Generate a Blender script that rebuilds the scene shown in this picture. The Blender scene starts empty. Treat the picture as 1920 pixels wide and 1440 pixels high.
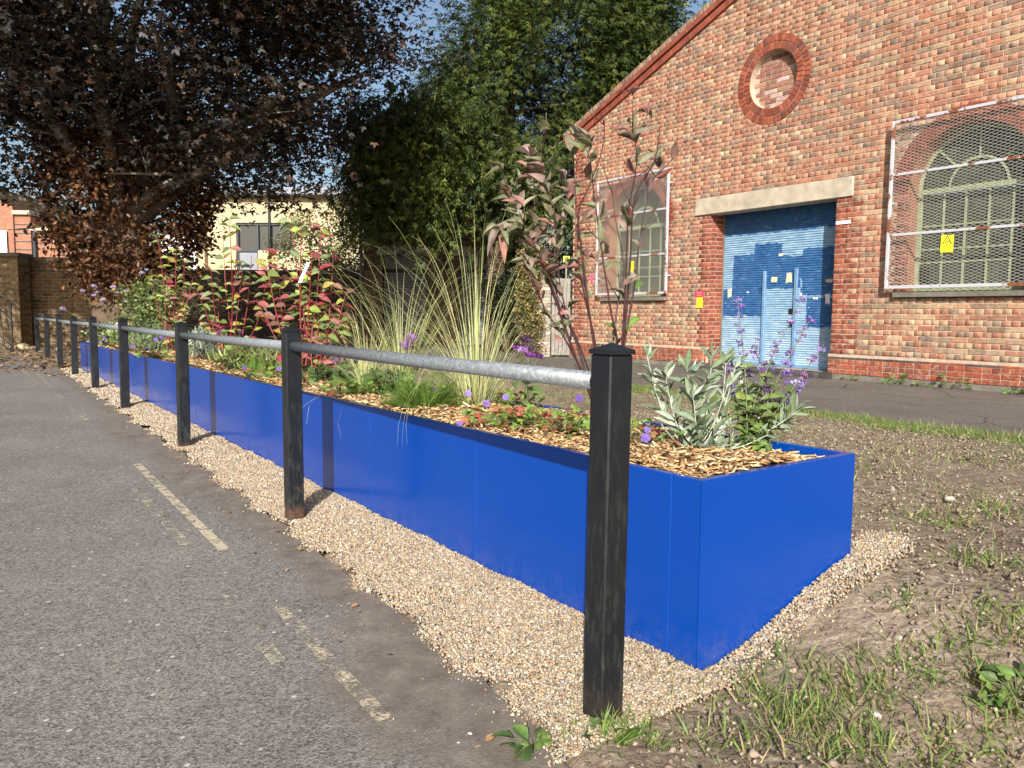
import bpy, math, random
import numpy as np
from mathutils import Vector, Matrix, noise as mnoise

R = math.radians
rnd = random.Random(11)
rng = np.random.default_rng(7)
scn = bpy.context.scene
COL = scn.collection

# ------------------------------------------------------------------ camera
FPX, PITCH, ROLL, HC = 1480.0, R(5.135), R(-0.403), 1.05
_c, _s, _cp, _sp = math.cos(ROLL), math.sin(ROLL), math.cos(PITCH), math.sin(PITCH)
RIGHT = Vector((_c, -_s * _sp, -_s * _cp)); UP = Vector((_s, _c * _sp, _c * _cp)); FWD = Vector((0, _cp, -_sp))
cam = bpy.data.cameras.new('camera'); cam.sensor_width = 36; cam.lens = FPX / 1920 * 36
cam.clip_start = 0.05; cam.clip_end = 3000
camo = bpy.data.objects.new('camera', cam); COL.objects.link(camo)
camo.matrix_world = Matrix(((RIGHT.x, UP.x, -FWD.x, 0), (RIGHT.y, UP.y, -FWD.y, 0), (RIGHT.z, UP.z, -FWD.z, HC), (0, 0, 0, 1)))
scn.camera = camo
EYE = Vector((0, 0, HC))
def ray(px, py):
    return RIGHT * ((px - 960) / FPX) + UP * (-(py - 720) / FPX) + FWD
def proj(p):
    d = Vector(p) - EYE; k = d.dot(FWD)
    if k < .01: return (-9999, -9999)
    return 960 + FPX * d.dot(RIGHT) / k, 720 - FPX * d.dot(UP) / k
def at_y(px, py, y):                       # point seen at a pixel, at a known distance ahead
    d = ray(px, py); return EYE + d * (y / d.y)
def on_z(px, py, z):                       # point seen at a pixel, lying on a level
    d = ray(px, py); return EYE + d * ((z - HC) / d.z)

# ------------------------------------------------------------------ sky, sun, exposure
SUN_HEAD, SUN_EL = R(85.0), R(28.8)        # heading in which shadows fall, elevation
world = bpy.data.worlds.new('World'); scn.world = world; world.use_nodes = True
wn = world.node_tree; wn.nodes.clear()
sky = wn.nodes.new('ShaderNodeTexSky'); sky.sky_type = 'NISHITA'; sky.sun_disc = False
sky.sun_elevation = SUN_EL
_sx, _sy = -math.cos(SUN_HEAD), -math.sin(SUN_HEAD)          # direction towards the sun
sky.sun_rotation = math.atan2(_sx, _sy) % (2 * math.pi)
sky.dust_density = 3.0; sky.ozone_density = 1.2; sky.air_density = 1.0
bg = wn.nodes.new('ShaderNodeBackground'); bg.inputs[1].default_value = 0.095
wo = wn.nodes.new('ShaderNodeOutputWorld')
wn.links.new(sky.outputs[0], bg.inputs[0]); wn.links.new(bg.outputs[0], wo.inputs[0])
sl = bpy.data.lights.new('sun', 'SUN'); sl.energy = 5.0; sl.angle = R(.53); sl.color = (1, .965, .9)
so = bpy.data.objects.new('sun', sl); COL.objects.link(so); so.location = (0, -20, 30)
sd = Vector((math.cos(SUN_HEAD) * math.cos(SUN_EL), math.sin(SUN_HEAD) * math.cos(SUN_EL), -math.sin(SUN_EL)))
so.rotation_euler = sd.to_track_quat('-Z', 'Y').to_euler()
vs = scn.view_settings; vs.view_transform = 'Standard'; vs.look = 'None'; vs.exposure = 0.68; vs.gamma = 1
vs.use_curve_mapping = False

# ------------------------------------------------------------------ frames of the place
A1, A2 = R(36.324), R(34.342)
D1 = Vector((-math.sin(A1), math.cos(A1), 0)); E1 = Vector((math.cos(A1), math.sin(A1), 0))
C0 = Vector((.5571, 2.2766, 0))            # near front corner of the planter
def W(a, e, z=0.0): return C0 + D1 * a + E1 * e + Vector((0, 0, z))
def ae(p): d = Vector((p[0], p[1], 0)) - C0; return d.dot(D1), d.dot(E1)
def gz_ae(a, e):                           # the verge climbs from the road to the back of the planter, then lies level
    e = np.asarray(e, float); b = -.03 + .014 * np.clip(a, 0, 20)
    t = np.clip((e + .02) / .95, 0, 1); t = t * t * (3 - 2 * t)
    return b * (1 - t) + (.2 - .11 * np.clip((e - 1) / 6, 0, 1)) * t
def gz(x, y):
    dx, dy = x - C0.x, y - C0.y
    return gz_ae(dx * D1.x + dy * D1.y, dx * E1.x + dy * E1.y)
def on_ground(px, py):
    d = ray(px, py); t = .5
    for _ in range(4000):
        p = EYE + d * t
        if p.z <= gz(p.x, p.y): break
        t += .01 + .002 * t
    return p
def a_at_px(px, e):                        # how far along the planter a column of the photo meets a line parallel to it
    lo, hi = -1.5, 40
    for _ in range(50):
        m = (lo + hi) / 2
        if proj(W(m, e, .5))[0] > px: lo = m
        else: hi = m
    return (lo + hi) / 2

# ------------------------------------------------------------------ mesh and object helpers
def np_mesh(name, V, F, mat=None, tint=None, smooth=False):
    V = np.asarray(V, dtype=np.float32); F = np.asarray(F, dtype=np.int32)
    me = bpy.data.meshes.new(name); n, k = F.shape
    me.vertices.add(len(V)); me.vertices.foreach_set('co', V.ravel())
    me.loops.add(n * k); me.loops.foreach_set('vertex_index', F.ravel())
    me.polygons.add(n); me.polygons.foreach_set('loop_start', np.arange(0, n * k, k, dtype=np.int32))
    me.polygons.foreach_set('loop_total', np.full(n, k, dtype=np.int32))
    if smooth: me.polygons.foreach_set('use_smooth', np.ones(n, dtype=bool))
    me.update(calc_edges=True)
    if tint is not None:
        t = np.ones((n, 4), dtype=np.float32); t[:, :3] = tint
        at = me.attributes.new('tint', 'FLOAT_COLOR', 'FACE'); at.data.foreach_set('color', t.ravel())
    if mat: me.materials.append(mat)
    return me
def py_mesh(name, V, F, mat=None, smooth=False):
    me = bpy.data.meshes.new(name); me.from_pydata([tuple(v) for v in V], [], F); me.update()
    if smooth:
        for p in me.polygons: p.use_smooth = True
    if mat: me.materials.append(mat)
    return me
def obj(name, me, parent=None, loc=None, rot=None, scale=None, color=None, kind=None):
    o = bpy.data.objects.new(name, me); COL.objects.link(o)
    if parent: o.parent = parent
    if isinstance(rot, Matrix): o.matrix_basis = Matrix.Translation(loc or (0, 0, 0)) @ rot.to_4x4()
    else:
        if loc is not None: o.location = loc
        if rot is not None: o.rotation_euler = rot
    if scale is not None: o.scale = scale
    if color is not None: o.color = (*color[:3], 1)
    if kind: o['kind'] = kind
    return o
def tag(o, label, cat, group=None):
    o['label'] = label; o['category'] = cat
    if group: o['group'] = group
    return o
def thing(name, label, cat, loc=(0, 0, 0), rotz=0, group=None):
    o = obj(name, None, loc=loc, rot=(0, 0, rotz)); o.empty_display_size = .1
    return tag(o, label, cat, group)
class MB:
    def __init__(s): s.v = []; s.f = []
    def add(s, v, f):
        k = len(s.v); s.v += [tuple(p) for p in v]; s.f += [tuple(i + k for i in q) for q in f]
    def box(s, x0, x1, y0, y1, z0, z1, ch=0):
        if ch <= 0:
            s.add([(x0, y0, z0), (x1, y0, z0), (x1, y1, z0), (x0, y1, z0), (x0, y0, z1), (x1, y0, z1), (x1, y1, z1), (x0, y1, z1)],
                  [(0, 3, 2, 1), (4, 5, 6, 7), (0, 1, 5, 4), (1, 2, 6, 5), (2, 3, 7, 6), (3, 0, 4, 7)]); return
        import itertools
        c = ch; V = []; idx = {}
        X, Y, Z = (x0, x1), (y0, y1), (z0, z1)
        for i, j, k in itertools.product((0, 1), repeat=3):
            sx, sy, sz = (1 if i == 0 else -1), (1 if j == 0 else -1), (1 if k == 0 else -1)
            for ax in range(3):
                p = [X[i] + sx * c, Y[j] + sy * c, Z[k] + sz * c]; p[ax] = (X[i], Y[j], Z[k])[ax]
                idx[(i, j, k, ax)] = len(V); V.append(p)
        F = []
        for ax in range(3):
            for sgn in (0, 1):
                q = []
                for u, v in ((0, 0), (1, 0), (1, 1), (0, 1)):
                    t = [0, 0, 0]; t[ax] = sgn; o = [m for m in range(3) if m != ax]; t[o[0]] = u; t[o[1]] = v
                    q.append(idx[(*t, ax)])
                flip = (sgn == 0) != (ax == 1)
                F.append(tuple(reversed(q)) if flip else tuple(q))
        cen = Vector(((x0 + x1) / 2, (y0 + y1) / 2, (z0 + z1) / 2))
        def orient(q):
            a, b, d = Vector(V[q[0]]), Vector(V[q[1]]), Vector(V[q[2]])
            m = sum((Vector(V[i]) for i in q), Vector()) / len(q)
            return tuple(q) if (b - a).cross(d - a).dot(m - cen) > 0 else tuple(reversed(q))
        for ax in range(3):
            o = [m for m in range(3) if m != ax]
            for u, v in itertools.product((0, 1), repeat=2):
                t0 = [0, 0, 0]; t0[o[0]] = u; t0[o[1]] = v; t1 = list(t0); t1[ax] = 1
                F.append((idx[(*t0, o[0])], idx[(*t1, o[0])], idx[(*t1, o[1])], idx[(*t0, o[1])]))
        for i, j, k in itertools.product((0, 1), repeat=3): F.append(tuple(idx[(i, j, k, ax)] for ax in range(3)))
        s.add(V, [orient(q) for q in F])
    def tube(s, pts, rad, n=8, cap=True):
        pts = [Vector(p) for p in pts]; m = len(pts)
        rad = rad if isinstance(rad, (list, tuple)) else [rad] * m
        k0 = len(s.v); t0 = (pts[1] - pts[0]).normalized()
        u = t0.orthogonal().normalized()
        for i, p in enumerate(pts):
            t = (pts[min(i + 1, m - 1)] - pts[max(i - 1, 0)]).normalized()
            u = (u - t * u.dot(t)).normalized(); w = t.cross(u)
            for j in range(n):
                a = 2 * math.pi * j / n; q = p + (u * math.cos(a) + w * math.sin(a)) * rad[i]; s.v.append(tuple(q))
        for i in range(m - 1):
            for j in range(n):
                a, b = k0 + i * n + j, k0 + i * n + (j + 1) % n; s.f.append((a, b, b + n, a + n))
        if cap:
            s.f.append(tuple(k0 + j for j in reversed(range(n)))); s.f.append(tuple(k0 + (m - 1) * n + j for j in range(n)))
    def mesh(s, name, mat, smooth=False): return py_mesh(name, s.v, s.f, mat, smooth)
    def build(s, name, mat, parent=None, smooth=False, kind=None, **kw):
        return obj(name, s.mesh(name, mat, smooth), parent, kind=kind, **kw)
def scatter(tv, tf, pos, mats, tint, name, mat, smooth=False):
    """one mesh out of many placed copies of a small template"""
    tv = np.asarray(tv, float); tf = np.asarray(tf); n = len(pos); m = len(tv)
    V = np.einsum('nij,mj->nmi', mats, tv) + np.asarray(pos)[:, None, :]
    F = (tf[None] + (np.arange(n) * m)[:, None, None]).reshape(-1, tf.shape[1])
    T = np.repeat(np.asarray(tint), len(tf), axis=0)
    return np_mesh(name, V.reshape(-1, 3), F, mat, T, smooth)
def rmats(n, sc=None, tilt=None):
    """random rotations; with tilt, only that far off level"""
    yaw = rng.uniform(0, 2 * np.pi, n)
    if tilt is None:
        q = rng.normal(size=(n, 4)); q /= np.linalg.norm(q, axis=1)[:, None]; w, x, y, z = q.T
        M = np.stack([1 - 2 * (y * y + z * z), 2 * (x * y - z * w), 2 * (x * z + y * w), 2 * (x * y + z * w), 1 - 2 * (x * x + z * z), 2 * (y * z - x * w),
                      2 * (x * z - y * w), 2 * (y * z + x * w), 1 - 2 * (x * x + y * y)], 1).reshape(n, 3, 3)
    else:
        b = rng.normal(0, tilt, n); c = rng.normal(0, tilt, n)
        Z = np.zeros((n, 3, 3)); Z[:, 0, 0] = np.cos(yaw); Z[:, 0, 1] = -np.sin(yaw); Z[:, 1, 0] = np.sin(yaw); Z[:, 1, 1] = np.cos(yaw); Z[:, 2, 2] = 1
        X = np.zeros((n, 3, 3)); X[:, 0, 0] = 1; X[:, 1, 1] = np.cos(b); X[:, 1, 2] = -np.sin(b); X[:, 2, 1] = np.sin(b); X[:, 2, 2] = np.cos(b)
        Y = np.zeros((n, 3, 3)); Y[:, 1, 1] = 1; Y[:, 0, 0] = np.cos(c); Y[:, 0, 2] = np.sin(c); Y[:, 2, 0] = -np.sin(c); Y[:, 2, 2] = np.cos(c)
        M = Z @ X @ Y
    if sc is not None:
        sc = np.asarray(sc); M = M * (sc[:, None, None] if sc.ndim == 1 else sc[:, None, :])
    return M
def basis(fwd, up):
    """rotations that turn +Y to fwd and +Z towards up"""
    f = fwd / np.linalg.norm(fwd, axis=1)[:, None]
    x = np.cross(f, up); x /= (np.linalg.norm(x, axis=1)[:, None] + 1e-9); z = np.cross(x, f)
    return np.stack([x, f, z], 2)
def basis1(fwd, up=(0, 0, 1)):
    m = basis(np.array([fwd], float), np.array([up], float))[0]; return Matrix([list(r) for r in m])
def pick(pal, n):
    pal = np.array(pal); i = rng.integers(0, len(pal), n); c = pal[i] * rng.uniform(.75, 1.25, (n, 1)); return c
def fbm(x, y, z=0., sc=1.):
    return mnoise.fractal(Vector((x * sc, y * sc, z * sc)), 1.0, 2.0, 4)

# ------------------------------------------------------------------ materials
class NT:
    def __init__(s, name):
        s.m = bpy.data.materials.new(name); s.m.use_nodes = True; s.t = s.m.node_tree; s.t.nodes.clear()
    def n(s, typ, **kw):
        nd = s.t.nodes.new('ShaderNode' + typ)
        for k, v in kw.items(): setattr(nd, k, v)
        return nd
    def l(s, a, b): s.t.links.new(a, b)
    def set(s, sock, v):
        if hasattr(v, 'is_output') or isinstance(v, bpy.types.NodeSocket): s.l(v, sock)
        elif isinstance(v, (tuple, list)) and len(v) == 3 and sock.type == 'RGBA': sock.default_value = (*v, 1)
        else: sock.default_value = v
    def math(s, op, a, b=0., clamp=False):
        nd = s.n('Math', operation=op); nd.use_clamp = clamp; s.set(nd.inputs[0], a); s.set(nd.inputs[1], b); return nd.outputs[0]
    def mix(s, f, a, b, mode='MIX'):
        nd = s.n('Mix', data_type='RGBA', blend_type=mode); s.set(nd.inputs[0], f); s.set(nd.inputs[6], a); s.set(nd.inputs[7], b); return nd.outputs[2]
    def pos(s, world=True):
        return s.n('NewGeometry').outputs['Position'] if world else s.n('TexCoord').outputs['Object']
    def noise(s, vec, scale, detail=4, rough=.6, out=0):
        nd = s.n('TexNoise'); s.l(vec, nd.inputs['Vector']); nd.inputs['Scale'].default_value = scale
        nd.inputs['Detail'].default_value = detail; nd.inputs['Roughness'].default_value = rough; return nd.outputs[out]
    def vor(s, vec, scale, out=0, feature='F1'):
        nd = s.n('TexVoronoi', feature=feature); s.l(vec, nd.inputs['Vector']); nd.inputs['Scale'].default_value = scale; return nd.outputs[out]
    def ramp(s, fac, stops):
        nd = s.n('ValToRGB'); el = nd.color_ramp.elements
        while len(el) < len(stops): el.new(.5)
        for e, (p, c) in zip(el, stops): e.position = p; e.color = (*c, 1) if len(c) == 3 else c
        s.l(fac, nd.inputs[0]); return nd.outputs[0]
    def step(s, fac, lo, hi):
        nd = s.n('MapRange'); nd.clamp = True; s.l(fac, nd.inputs[0]); nd.inputs[1].default_value = lo; nd.inputs[2].default_value = hi; return nd.outputs[0]
    def mapv(s, vec, scale):
        nd = s.n('Mapping'); s.l(vec, nd.inputs[0]); nd.inputs['Scale'].default_value = scale; return nd.outputs[0]
    def bump(s, h, strength=.5, dist=.01, prev=None):
        nd = s.n('Bump'); nd.inputs['Strength'].default_value = strength; nd.inputs['Distance'].default_value = dist
        s.l(h, nd.inputs['Height'])
        if prev is not None: s.l(prev, nd.inputs['Normal'])
        return nd.outputs[0]
    def src(s, kind):
        if kind == 'obj': return s.n('ObjectInfo').outputs['Color']
        nd = s.n('Attribute'); nd.attribute_name = 'tint'; return nd.outputs['Color']
    def out(s, col, rough=.7, normal=None, metallic=0., spec=.5, transl=0., alpha=None, tcol=None):
        b = s.n('BsdfPrincipled'); s.set(b.inputs['Base Color'], col); s.set(b.inputs['Roughness'], rough)
        s.set(b.inputs['Metallic'], metallic); s.set(b.inputs['Specular IOR Level'], spec)
        if normal is not None: s.l(normal, b.inputs['Normal'])
        res = b.outputs[0]
        if transl:
            t = s.n('BsdfTranslucent'); s.set(t.inputs[0], tcol if tcol is not None else col)
            mx = s.n('MixShader'); mx.inputs[0].default_value = transl; s.l(res, mx.inputs[1]); s.l(t.outputs[0], mx.inputs[2]); res = mx.outputs[0]
        if alpha is not None:
            t = s.n('BsdfTransparent'); mx = s.n('MixShader'); s.set(mx.inputs[0], alpha); s.l(t.outputs[0], mx.inputs[1]); s.l(res, mx.inputs[2]); res = mx.outputs[0]
        o = s.n('OutputMaterial'); s.l(res, o.inputs[0]); return s.m

def mat_plain(name, col, rough=.7, amt=.25, scale=12, bump=.0, bscale=60, metallic=0., spec=.5, world=False):
    t = NT(name); p = t.pos(world); nz = t.noise(p, scale, 5)
    c = t.mix(1., col, t.ramp(nz, [(.25, (1 - amt,) * 3), (.75, (1 + amt,) * 3)]), 'MULTIPLY')
    nrm = t.bump(t.noise(p, bscale, 4), bump, .01) if bump else None
    return t.out(c, rough, nrm, metallic, spec)
def mat_brick(name, kind, mottled=True):
    t = NT(name); c = t.src(kind); p = t.pos(True)
    n1 = t.noise(p, 14, 4); n2 = t.noise(p, 90, 4, .7); n3 = t.noise(p, 5.5, 3)
    c = t.mix(1., c, t.ramp(n1, [(.25, (.68, .66, .66)), (.75, (1.28, 1.25, 1.2))]), 'MULTIPLY')
    c = t.mix(1., c, t.ramp(n2, [(.3, (.72, .7, .7)), (.7, (1.2, 1.2, 1.2))]), 'MULTIPLY')
    if mottled:
        c = t.mix(t.math('MULTIPLY', t.step(t.noise(p, 17, 3), .53, .62), .45), c, (.42, .29, .2))
        c = t.mix(t.math('MULTIPLY', t.step(t.noise(t.mapv(p, (1, 1, 1.7)), 12, 3), .58, .64), .45), c, (.3, .11, .06))
        c = t.mix(t.math('MULTIPLY', t.step(n3, .6, .72), .3), c, (.5, .38, .27))
        c = t.mix(1., c, t.ramp(t.noise(t.mapv(p, (1, 1, .45)), .9, 5, .6), [(.3, (.8, .79, .78)), (.65, (1.08, 1.08, 1.08))]), 'MULTIPLY')
        c = t.mix(t.math('MULTIPLY', t.step(t.noise(p, 22, 3), .64, .7), .55), c, (.1, .08, .07))
    return t.out(c, .88, t.bump(n2, .7, .006, t.bump(n1, .4, .006)), spec=.25)
def mat_leaf(name, kind, rough=.5, transl=.3, spec=.35, under=None, vein=True):
    t = NT(name); c = t.src(kind); p = t.pos(True)
    c = t.mix(1., c, t.ramp(t.noise(p, 40, 3), [(.3, (.7, .75, .7)), (.7, (1.25, 1.2, 1.2))]), 'MULTIPLY')
    if under: c = t.mix(t.math('MULTIPLY', t.n('NewGeometry').outputs['Backfacing'], .7), c, under)
    return t.out(c, rough, None, 0, spec, transl)

M = {}
M['brick'] = mat_brick('brick_piece', 'obj'); M['brickwork'] = mat_brick('brick_mass', 'attr')
M['redbrick'] = mat_brick('rubbed_brick_piece', 'obj', False)
M['leaf'] = mat_leaf('leaf_piece', 'obj'); M['leaves'] = mat_leaf('leaf_mass', 'attr')
M['silver_leaf'] = mat_leaf('silver_leaf', 'obj', .75, .12, .2)
M['tint_matte'] = (lambda t: t.out(t.mix(1., t.src('attr'), t.ramp(t.noise(t.pos(), 120, 3), [(.3, (.75,) * 3), (.7, (1.2,) * 3)]), 'MULTIPLY'), .85, spec=.3))(NT('loose_piece'))
M['pebbles'] = (lambda t: t.out(t.mix(1., t.src('attr'), t.ramp(t.noise(t.pos(), 260, 3), [(.3, (.78, .76, .74)), (.7, (1.18,) * 3)]), 'MULTIPLY'), .62, spec=.4))(NT('pebble'))
M['leaf_dark'] = mat_leaf('purple_leaf_mass', 'attr', .5, .12, .32)
M['needle'] = mat_leaf('needle_mass', 'attr', .6, .25, .2)
M['blade'] = mat_leaf('grass_blade_piece', 'obj', .55, .3, .3)
M['petal'] = mat_leaf('petal', 'obj', .6, .35, .2)
M['paint_obj'] = (lambda t: t.out(t.src('obj'), .6))(NT('coloured_sheet'))
M['mortar'] = mat_plain('lime_mortar', (.46, .36, .275), .95, .3, 9, .5, 90, world=True, spec=.1)
M['mortar_red'] = mat_plain('plain_side_wall', (.3, .14, .08), .95, .3, 4, .4, 40, world=True, spec=.1)
M['concrete'] = mat_plain('concrete', (.4, .35, .27), .9, .28, 6, .35, 70, spec=.2)
M['dark_concrete'] = mat_plain('weathered_concrete', (.16, .145, .12), .9, .35, 7, .4, 60, spec=.2)
M['white_metal'] = None
M['iron'] = mat_plain('black_iron', (.012, .012, .013), .5, .3, 20)
M['bark'] = mat_plain('bark', (.11, .075, .055), .95, .45, 9, .9, 22, spec=.1)
M['pale_bark'] = mat_plain('pale_bark', (.17, .145, .115), .9, .4, 7, .6, 30, spec=.1)
M['white_board'] = mat_plain('white_board', (.72, .74, .78), .5, .05)
M['ink'] = mat_plain('dark_ink', (.03, .03, .035), .6, .05)
M['glass_dirty'] = (lambda t: t.out(t.ramp(t.noise(t.pos(), 5, 5), [(.25, (.022, .026, .018)), (.5, (.05, .056, .036)), (.75, (.1, .1, .062))]), .35, t.bump(t.noise(t.pos(), 30), .1, .003), spec=.5))(NT('dirty_glass'))
M['pale_green_paint'] = mat_plain('pale_green_paint', (.3, .335, .2), .7, .3, 14, .3, 60)
M['slate'] = mat_plain('roof_slate', (.1, .095, .1), .8, .3, 8, .3, 30)
M['red_paint'] = mat_plain('red_terracotta', (.22, .06, .038), .7, .35, 8, .4, 40, spec=.3)

# rusty white steel
t = NT('rusty_white_steel'); p = t.pos()
ru = t.step(t.noise(p, 3.2, 5, .7), .53, .57)
M['white_metal'] = t.out(t.mix(ru, (.42, .42, .45), t.ramp(t.noise(p, 60), [(.3, (.1, .03, .015)), (.7, (.26, .09, .04))])), .6)
# galvanised tube
t = NT('galvanised_steel'); p = t.pos()
c = t.ramp(t.noise(p, 70, 5, .75), [(.3, (.13, .145, .155)), (.52, (.2, .22, .235)), (.68, (.34, .36, .375))])
c = t.mix(t.math('MULTIPLY', t.step(t.noise(p, 160, 2), .66, .69), .5), c, (.7, .7, .68))
M['galv'] = t.out(c, t.step(t.noise(p, 90), -.3, 1.4), t.bump(t.noise(p, 180), .15, .002), .35)
# black post paint, scuffed, rusty at the foot
t = NT('black_post_paint'); p = t.pos(); lo = t.n('TexCoord').outputs['Object']
sx = t.n('SeparateXYZ'); t.l(lo, sx.inputs[0]); hz = sx.outputs[2]
n1 = t.noise(t.mapv(p, (1, 1, .22)), 60, 4); n2 = t.noise(p, 210, 3); n3 = t.noise(p, 11, 4)
low = t.math('MULTIPLY', t.step(hz, 1.0, .0), .9)
c = t.mix(t.math('MULTIPLY', t.step(n1, .5, .78), low), (.0075, .009, .0115), (.05, .055, .045))
c = t.mix(t.math('MULTIPLY', t.step(n2, .66, .72), t.math('MULTIPLY', low, .5)), c, (.2, .19, .16))
rust = t.math('ADD', t.step(hz, .09, .05), t.math('MULTIPLY', t.step(hz, .3, .1), t.step(n3, .6, .7)), True)
oc = t.n('SeparateColor'); t.l(t.n('ObjectInfo').outputs['Color'], oc.inputs[0]); rust = t.math('MULTIPLY', rust, oc.outputs[0])
c = t.mix(t.math('MULTIPLY', rust, .75), c, t.ramp(t.noise(p, 50), [(.3, (.045, .024, .016)), (.7, (.13, .07, .045))]))
M['post'] = t.out(c, t.ramp(n3, [(.3, (.3,) * 3), (.7, (.5,) * 3)]), t.bump(n2, .12, .002), spec=.45)
# planter sheet
t = NT('blue_coated_sheet'); p = t.pos()
c = t.mix(t.math('MULTIPLY', t.step(t.noise(p, 3, 5, .7), .55, .8), .25), (.0001, .043, .275), (.001, .049, .29))
sz_ = t.n('SeparateXYZ'); t.l(p, sz_.inputs[0])
spl = t.math('MULTIPLY', t.step(sz_.outputs[2], .13, -.05), t.step(t.noise(p, 14, 6, .8), .42, .72))
c = t.mix(t.math('MULTIPLY', spl, .3), c, (.2, .165, .13))
c = t.mix(t.math('MULTIPLY', t.step(t.noise(t.mapv(p, (1, 1, .25)), 26, 5, .8), .68, .8), .1), c, (.1, .13, .3))
M['blue'] = t.out(c, t.ramp(t.noise(p, 6, 4), [(.3, (.16,) * 3), (.7, (.26,) * 3)]), t.bump(t.noise(p, 2.2, 2), .06, .02), spec=.38)
M['liner'] = mat_plain('black_liner', (.01, .01, .01), .6, .2)
# asphalt
def asphalt(name, base, speck, dirt_attr):
    t = NT(name); p = t.pos()
    v = t.vor(p, 165, 1); vb = t.vor(p, 165, 0); n1 = t.noise(p, 1.1, 5, .65); n2 = t.noise(p, 330, 3, .7); n4 = t.noise(p, 26, 4, .7)
    g = t.n('SeparateColor'); t.l(v, g.inputs[0])
    c = t.mix(1., base, t.ramp(g.outputs[0], [(0., (.36, .36, .38)), (.4, (.88, .87, .86)), (.8, (1.1, 1.09, 1.06)), (1., (1.5, 1.46, 1.4))]), 'MULTIPLY')
    c = t.mix(1., c, t.ramp(n2, [(.3, (.6, .6, .6)), (.7, (1.4, 1.38, 1.35))]), 'MULTIPLY')
    c = t.mix(1., c, t.ramp(n1, [(.3, (.8, .8, .82)), (.7, (1.18, 1.16, 1.12))]), 'MULTIPLY')
    c = t.mix(1., c, t.ramp(n4, [(.3, (.85,) * 3), (.7, (1.15,) * 3)]), 'MULTIPLY')
    sp = t.vor(p, 42, 1); q = t.n('SeparateColor'); t.l(sp, q.inputs[0])
    m = t.math('MULTIPLY', t.math('GREATER_THAN', q.outputs[1], .972), t.math('LESS_THAN', t.vor(p, 42, 0), .3))
    c = t.mix(t.math('MULTIPLY', m, speck), c, (.5, .46, .4))
    h = t.bump(n2, .3, .002, t.bump(vb, .4, .003))
    if dirt_attr:
        d = t.n('Attribute'); d.attribute_name = 'dirt'
        f = t.math('ADD', d.outputs['Fac'], t.math('MULTIPLY', t.math('SUBTRACT', t.noise(p, 2.6, 6, .7), .5), 1.5))
        f = t.step(f, .35, .85)
        c = t.mix(t.math('MULTIPLY', f, .88), c, t.ramp(t.noise(p, 9, 6, .75), [(.3, (.09, .07, .054)), (.55, (.165, .134, .105)), (.75, (.26, .215, .17))]))
    else:
        cr = t.vor(t.mapv(t.mix(.12, p, t.noise(p, 1.6, 4, .6, 1)), (1, 1, 0)), .9, 0, 'DISTANCE_TO_EDGE')
        c = t.mix(t.math('MULTIPLY', t.step(cr, .012, .004), .7), c, (.03, .028, .026))
    return t.out(c, .85, h, spec=.35)
M['asphalt'] = asphalt('road_asphalt', (.182, .168, .157), .8, True)
M['path'] = asphalt('path_asphalt', (.14, .124, .109), .9, False)
# soil
t = NT('bare_soil'); p = t.pos()
n1 = t.noise(p, 1.3, 6, .65); n2 = t.noise(p, 16, 6, .75); n3 = t.noise(p, 120, 4, .7); v = t.vor(p, 38, 0)
c = t.ramp(n2, [(.28, (.12, .09, .066)), (.5, (.225, .176, .132)), (.7, (.35, .285, .218))])
c = t.mix(1., c, t.ramp(n1, [(.3, (.7, .68, .66)), (.7, (1.35, 1.33, 1.28))]), 'MULTIPLY')
c = t.mix(1., c, t.ramp(n3, [(.3, (.72,) * 3), (.7, (1.28,) * 3)]), 'MULTIPLY')
q = t.n('SeparateColor'); t.l(t.vor(p, 60, 1), q.inputs[0])
c = t.mix(t.math('MULTIPLY', t.math('GREATER_THAN', q.outputs[0], .94), t.step(t.vor(p, 60, 0), .32, .22)), c, (.34, .29, .22))
M['soil'] = t.out(c, .95, t.bump(n3, .5, .006, t.bump(t.math('ADD', n2, t.math('MULTIPLY', v, -.4)), .8, .03)), spec=.15)
# worn yellow paint
t = NT('worn_yellow_paint'); p = t.pos()
at = t.n('Attribute'); at.attribute_name = 'wear'
f = t.math('ADD', t.noise(p, 16, 8, .85), at.outputs['Fac'])
c = t.ramp(t.noise(p, 30, 4), [(.3, (.38, .32, .22)), (.7, (.52, .455, .335))])
M['yellow_line'] = t.out(c, .85, t.bump(t.vor(p, 95, 0), .5, .006), alpha=t.math('MULTIPLY', t.step(f, .96, 1.06), .92), spec=.2)
# wood of the gate, mulch soil
M['old_wood'] = (lambda t: t.out(t.ramp(t.noise(t.mapv(t.pos(False), (12, 12, 1)), 4, 6, .7), [(.3, (.14, .125, .11)), (.7, (.34, .31, .28))]), .9, spec=.15))(NT('silvered_timber'))
M['mulch_bed'] = mat_plain('mulch_bed', (.2, .12, .06), .95, .5, 40, .8, 60, world=True, spec=.1)
print('materials ok')

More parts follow.
